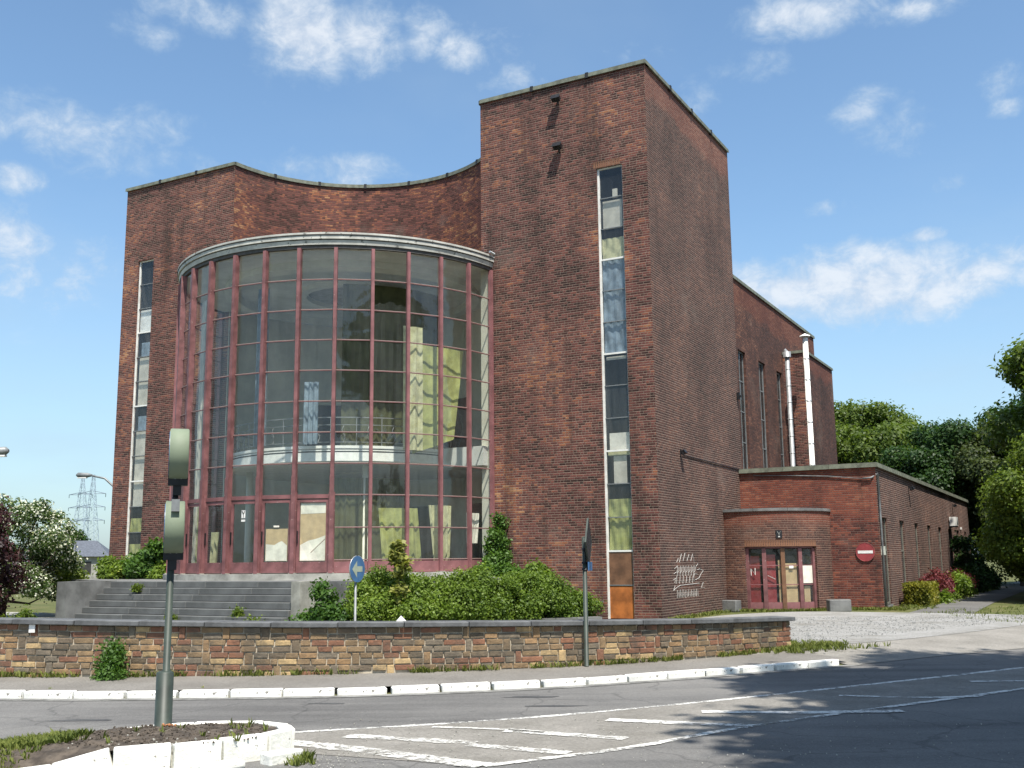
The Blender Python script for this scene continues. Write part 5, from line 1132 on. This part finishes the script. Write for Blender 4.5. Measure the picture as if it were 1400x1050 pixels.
# ------------------------------------------------------------------ signs and street furniture
bs = thing('arrow_sign', 'round blue traffic sign with a pale arrow pointing left before the shrubs', 'sign', (-3.16, 21.6, 0), R(64))
part('post', MB().tube([(0, .03, 0), (0, .03, 1.5)], .025, 8), M_GREY, bs)
part('disc', MB().tube([(0, -.012, 1.53), (0, .012, 1.53)], .262, 36, smooth=False), M_SBLU, bs)
part('rim', MB().tube([(.262 * math.cos(2 * math.pi * i / 36), 0, 1.53 + .262 * math.sin(2 * math.pi * i / 36)) for i in range(37)], .012, 6), M_GALV, bs)
ar = MB()
for yy in (-.0155,): ar.quad([(-.19, yy, 1.53), (-.02, yy, 1.36), (-.02, yy, 1.475), (.17, yy, 1.475), (.17, yy, 1.585), (-.02, yy, 1.585), (-.02, yy, 1.70)])
ar.tube([(0, -.013, 1.53), (0, -.0135, 1.53)], .001, 3); part('arrow', ar, M_SARR, bs)
# diamond sign seen from its edge, on the pavement by the stone wall
ps = thing('post_sign', 'grey post with a diamond shaped sign turned edge on, standing by the stone wall', 'sign post', (1.14, 17.28, 0), R(0))
part('post', MB().tube([(0, 0, 0), (0, 0, 2.02)], .036, 12), M_POLE, ps); part('post_cap', MB().tube([(0, 0, 2.02), (0, 0, 2.035)], [.037, .02], 12), M_POLE, ps)
Md = Matrix.Translation((.07, .06, 1.94)) @ Matrix.Rotation(R(79), 4, 'Z') @ Matrix.Rotation(R(45), 4, 'Y')
part('sign_plate', MB().box(-.27, .27, -.012, .012, -.27, .27, M=Md), M_SBLK, ps); part('sign_rim', MB().box(-.280, -.268, -.014, .014, -.280, .280, M=Md).box(.268, .280, -.014, .014, -.280, .280, M=Md).box(-.268, .268, -.014, .014, -.280, -.268, M=Md).box(-.268, .268, -.014, .014, .268, .280, M=Md), M_POLE, ps)
part('small_plate', MB().box(-.10, .10, -.008, .008, -.07, .07, M=Matrix.Translation((.09, .03, 1.56)) @ Matrix.Rotation(R(70), 4, 'Z')), M_SBLU, ps)
part('clamp', MB().tube([(0, 0, 1.60), (0, 0, 1.635)], .048, 12).tube([(0, 0, 1.5), (0, 0, 1.53)], .048, 12).box(0, .09, -.015, .03, 1.5, 1.63).tube([(0, 0, 1.82), (0, 0, 1.85)], .048, 12).box(0, .06, -.01, .05, 1.82, 1.85), M_IRON, ps)
# illuminated double sign on the traffic island, seen edge on
IX, IY = -3.49, 10.9
it = thing('illuminated_sign', 'green post carrying two round lit traffic sign boxes seen from the side, on the island', 'traffic sign', (IX, IY, .06), R(18))
part('base_sleeve', MB().tube([(-.01, 0, 0), (-.01, 0, .53), (-.01, 0, .545)], [.084, .084, .06], 20), M_POLE, it)
part('post', MB().tube([(-.0, 0, .5), (.0, 0, 1.70)], .036, 14), M_POLE, it); part('post', MB().tube([(.0, 0, 1.62), (.02, 0, 2.5)], .03, 12), M_IRON, it)
def drum_sign(z, x, r_):
    b_ = MB(); b_.tube([(x - .095, 0, z), (x - .085, 0, z), (x + .085, 0, z), (x + .095, 0, z)], [r_ - .012, r_, r_, r_ - .012], 48)
    bo = part('sign_box', b_, M_SIGNG, it)
    link('sign_face', MB().tube([(x - .100, 0, z), (x - .0945, 0, z)], r_ - .03, 40, smooth=False).mesh('sign_face', M_SBLU), bo)
    link('bracket', MB().box(x - .098, x + .098, -.06, .06, z - r_ - .06, z - r_ + .055).box(x - .045, x + .035, -.04, .04, z - r_ - .16, z - r_ - .05).mesh('bracket', M_IRON), bo)
    link('rivet', MB().tube([(x - .03, -.066, z - r_ + .01), (x - .03, -.058, z - r_ + .01)], .006, 6).tube([(x + .03, -.066, z - r_ + .01), (x + .03, -.058, z - r_ + .01)], .006, 6).mesh('rivet', M_GALV), bo)
drum_sign(2.72, .035, .265); drum_sign(1.97, .02, .27)
part('clamp_plate', MB().box(-.02, .06, -.285, -.20, 2.12, 2.24), M_GREY, it)
# traffic island: painted blocks round a mound of soil
isl = bpy.data.objects.new('traffic_island', None); COL.objects.link(isl); isl['kind'] = 'structure'
BL = [(-6.2, 7.9, -.07), (-5.2, 8.75, -.07), (-4.5, 9.18, -.05), (-3.93, 9.36, -.01), (-3.47, 9.50, .10), (-3.02, 9.66, .10), (-2.66, 9.90, .10), (-2.33, 10.2, .10), (-2.17, 10.46, .10), (-2.28, 10.75, .10), (-2.55, 11.02, .09), (-2.9, 11.2, .07), (-3.3, 11.28, .05), (-3.7, 11.2, .04), (-4.02, 11.02, .03), (-4.3, 10.75, .0), (-4.8, 10.5, -.04), (-5.5, 10.35, -.06), (-6.4, 10.3, -.07), (-7.6, 10.3, -.07)]
for i, (p, q) in enumerate(zip(BL, BL[1:])):
    L = math.hypot(q[0] - p[0], q[1] - p[1]); a = math.atan2(q[1] - p[1], q[0] - p[0]); zt = (p[2] + q[2]) / 2; back = i >= 10
    me = bevel_box('painted_block', L - .012, .11 if back else .14, zt + .14, .014, M_BLOCK, .007, i, 2)
    tl = math.atan2(q[2] - p[2], L)
    link('painted_block', me, isl, ((p[0] + q[0]) / 2 - math.sin(a) * -.0, (p[1] + q[1]) / 2, zt / 2 - .07 + random.uniform(-.004, .004)), (random.uniform(-.02, .02), -tl, a))
me = bevel_box('painted_block', .36, .16, .11, .02, M_BLOCK, .01, 77, 2); link('painted_block', me, isl, (-2.12, 9.98, -.075), (0, 0, R(46))); me = bevel_box('painted_block', .4, .15, .07, .02, M_BLOCK, .01, 78, 2); link('painted_block', me, isl, (-2.58, 9.66, -.09), (0, 0, R(36)))
bp, _ = smooth_path([(x + (.03 if x < -3 else -.03), y + (.02 if y < 10.4 else -.02), z) for x, y, z in BL[:16]] + [(-7.0, 10.2, -.07), (-8.4, 9.4, -.07), (-7.6, 8.2, -.08), BL[0]], .12)
v = []; f = []; cen = np.array([-4.1, 10.05]); nr = 26; nb_ = len(bp)
for j in range(nr + 1):
    t = j / nr
    for (x, y, z) in bp:
        px, py = cen[0] + (x - cen[0]) * t, cen[1] + (y - cen[1]) * t; hgt = (z - .015) * t ** 3 + (1 - t ** 3) * .085
        if px < -4.0: hgt = min(hgt, .085 - (-4.0 - px) * .10)
        nz = noise.noise(Vector((px * 5, py * 5, 0))) * .022 + noise.noise(Vector((px * 17, py * 17, 3))) * .016 + noise.noise(Vector((px * 40, py * 40, 3))) * .008
        v.append((px, py, hgt + nz * (1 if t < .97 else .2)))
for j in range(nr):
    for i in range(nb_ - 1):
        a = j * nb_ + i; f.append((a, a + 1, a + nb_ + 1, a + nb_))
me = bpy.data.meshes.new('island_soil'); me.from_pydata(v, [], f); me.materials.append(M_SOIL); me.polygons.foreach_set('use_smooth', [True] * len(f)); o = link('island_soil', me, isl); 
# clods, pebbles
import bmesh
def pebbles(name, pts, s0, s1, mat, label, seed=0):
    r = random.Random(seed); bm = bmesh.new()
    for (x, y, z) in pts:
        s = r.uniform(s0, s1); M_ = Matrix.Translation((x, y, z + s * .25)) @ Matrix.Rotation(r.random() * 6, 4, Vector((r.random(), r.random(), r.random() + .1)).normalized()) @ Matrix.Diagonal((s, s * r.uniform(.5, .9), s * r.uniform(.4, .8), 1)); bmesh.ops.create_icosphere(bm, subdivisions=1, radius=.5, matrix=M_)
    me = bpy.data.meshes.new(name); bm.to_mesh(me); bm.free(); me.materials.append(mat); o = link(name, me); tag(o, label, 'gravel', kind='stuff')
VA0 = np.array(v)
def soil_z0(x, y): return float(VA0[np.argmin((VA0[:, 0] - x) ** 2 + (VA0[:, 1] - y) ** 2), 2]) - .004
def isl_pt(r):
    while True:
        x, y = r.uniform(-4.6, -2.35), r.uniform(9.5, 11.1)
        if ((x + 3.4) / 1.15) ** 2 + ((y - 10.35) / .72) ** 2 < 1: return (x, y, soil_z0(x, y))
r = random.Random(2)
pebbles('clods', [isl_pt(r) for _ in range(1500)], .008, .035, M_SOIL, 'clods of brown soil on the traffic island', 1)
pebbles('pebbles', [isl_pt(r) for _ in range(60)], .015, .04, M_CONCL, 'pale pebbles scattered on the island soil', 2)
pebbles('pebbles', [(r.uniform(-2.1, 5), r.uniform(8.5, 12.5), -.11) for _ in range(380)] + [(r.gauss(-1.7, .3), r.gauss(10.0, .35), -.11) for _ in range(160)], .008, .022, M_CONCL, 'loose grit lying on the road near the island', 3)
gpts = []
for _ in range(5200):
    x, y = r.uniform(5, 14.5), r.uniform(20.6, 30.6)
    if y > 20.6 + (x - 5) * .9 and y < 30.6: gpts.append((x, y, .008))
pebbles('gravel', gpts, .015, .045, simple('gravel_stone', (.25, .25, .24), .9, .35, 3), 'pale grey gravel on the forecourt by the porch', 4)
va = np.array(v)
def soil_z(x, y): return float(va[np.argmin((va[:, 0] - x) ** 2 + (va[:, 1] - y) ** 2), 2]) - .004
P_ = [(x, y, soil_z(x, y)) for x, y in [(r.uniform(-6.5, -4.05), r.uniform(9.85, 10.5)) for _ in range(1500)] + [(r.uniform(-6.5, -4.2), r.uniform(9.2, 9.85)) for _ in range(260)]]
tufts('grass', P_, .05, L_GRASS, 'short grass on the left end of the traffic island', seed=8, blades=8, spread=.05)
P_ = [(r.gauss(-1.93, .05), r.gauss(9.95, .12), -.115) for _ in range(40)] + [isl_pt(r) for _ in range(26)]
tufts('weeds', P_, .07, L_GRASS, 'sparse weeds around the painted blocks', seed=9, blades=6, spread=.03, cat='weeds')
pebbles('brick_rubble', [(-3.40 + .03 * i, 10.78, .09) for i in range(-2, 3)], .03, .05, simple('rubble', (.5, .22, .1)), 'orange brick crumbs at the foot of the sign post', 5)
# litter
q, a = WP.at(0); solo('folded_paper', MB().quad([(-.09, 0, 0), (.10, 0, 0), (0.0, .02, .10)]).quad([(.10, 0, 0), (.04, .14, 0), (0, .02, .10)]).quad([(.04, .14, 0), (-.09, 0, 0), (0, .02, .10)]), M_SWHI, 'crumpled white paper on top of the stone wall', 'litter', (-1.77, 16.85, .735))
solo('wall_plate', MB().box(-.05, .05, -.012, 0, -.06, .06), M_SWHI, 'small white plate fixed to the stone wall near its left end', 'plate', (-7.37, 16.53, .715), R(-10))
# street lamps
def street_lamp(x, y, h, rz, arm, label):
    t = thing('street_lamp', label, 'street lamp', (x, y, 0), rz, 'street lamps on the left')
    pts = [(0, 0, 0), (0, 0, h * .8), (-.06, 0, h * .9), (-arm * .3, 0, h * .975), (-arm * .65, 0, h)]; part('pole', MB().tube(pts, [.09, .06, .05, .045, .04], 10), M_GREY, t)
    part('lamp_head', MB().tube([(-arm * .62, 0, h), (-arm * .72, 0, h + .01), (-arm * .95, 0, h + .02), (-arm, 0, h + .02)], [.05, .10, .11, .04], 10), M_GREY, t)
    part('lamp_glass', MB().box(-arm * .96, -arm * .74, -.07, .07, h - .12, h - .08), M_SWHI, t)
street_lamp(-16.85, 45, 5.45, 0, 1.75, 'curved grey street lamp reaching out beside the left building edge')
street_lamp(-14.1, 26, 4.45, R(180), 1.65, 'street lamp head just entering at the left edge of the photograph')
# pylons
def pylon(x, y, h, wd, label, side):
    t = thing('pylon', label, 'pylon', (x, y, -.1), 0, 'distant power pylons'); mb = MB(); n = 14
    def cw(z): return wd * (1 - z / h) ** 1.1 * .5 + .35
    cs = [(-1, -1), (1, -1), (1, 1), (-1, 1)]
    for i in range(n):
        z0, z1 = h * i / n, h * (i + 1) / n
        for j in range(4):
            a_, b_ = cs[j], cs[(j + 1) % 4]
            mb.tube([(a_[0] * cw(z0), a_[1] * cw(z0), z0), (a_[0] * cw(z1), a_[1] * cw(z1), z1)], .10, 4, cap=False)
            mb.tube([(a_[0] * cw(z0), a_[1] * cw(z0), z0), (b_[0] * cw(z1), b_[1] * cw(z1), z1)], .05, 3, cap=False); mb.tube([(b_[0] * cw(z0), b_[1] * cw(z0), z0), (a_[0] * cw(z1), a_[1] * cw(z1), z1)], .05, 3, cap=False)
    part('lattice_tower', mb, M_PYL, t)
    for z in (.52, .66, .80):
        for sd in (-1, 1):
            am = MB(); L = 5.5 * (1.0 if sd < 0 else side); am.tube([(sd * .6, 0, h * z + 1.0), (sd * L, 0, h * z)], .13, 4); am.tube([(sd * .6, 0, h * z), (sd * L, 0, h * z)], .13, 4); am.tube([(sd * L, 0, h * z), (sd * L, 0, h * z - 1.4)], .12, 4); part('crossarm', am, M_PYL, t)
pylon(-183, 450, 39.5, 8, 'distant lattice pylon, the left of the two with three crossarms', .8); pylon(-159.5, 402, 36, 6, 'distant lattice pylon, the right of the two beside the building edge', .9)
# house behind
hs = thing('house', 'grey roofed house far behind the hawthorn', 'house', (-36.2, 90, 0), R(14))
part('wall', MB().box(-3.4, 2.2, -3, 3, 0, 2.45), M_CONCL, hs)
rf = MB(); rf.quad([(-3.7, -3.3, 2.4), (2.5, -3.3, 2.4), (1.0, 0, 3.75), (-2.2, 0, 3.75)]); rf.quad([(2.5, -3.3, 2.4), (2.5, 3.3, 2.4), (1.0, 0, 3.75)]); rf.quad([(2.5, 3.3, 2.4), (-3.7, 3.3, 2.4), (-2.2, 0, 3.75), (1.0, 0, 3.75)]); rf.quad([(-3.7, 3.3, 2.4), (-3.7, -3.3, 2.4), (-2.2, 0, 3.75)]); part('roof', rf, M_SLATE, hs)
for x in (-2, .6): part('window', MB().box(x - .45, x + .45, -3.04, -3.002, 1.0, 2.0), M_DARK, hs)
# low brick wall piece at far left
solo('garden_wall', MB().box(-2.5, 0, 0, .25, 0, .28), M_BAF, 'low brick garden wall at the left edge beyond the stone wall', 'wall', (-12.6, 25.6, 0), R(4))
print('objects', len(bpy.data.objects), 'tris', sum(sum(len(p.vertices) - 2 for p in me.polygons) if len(me.polygons) < 5000 else len(me.polygons) * 2 for me in bpy.data.meshes))
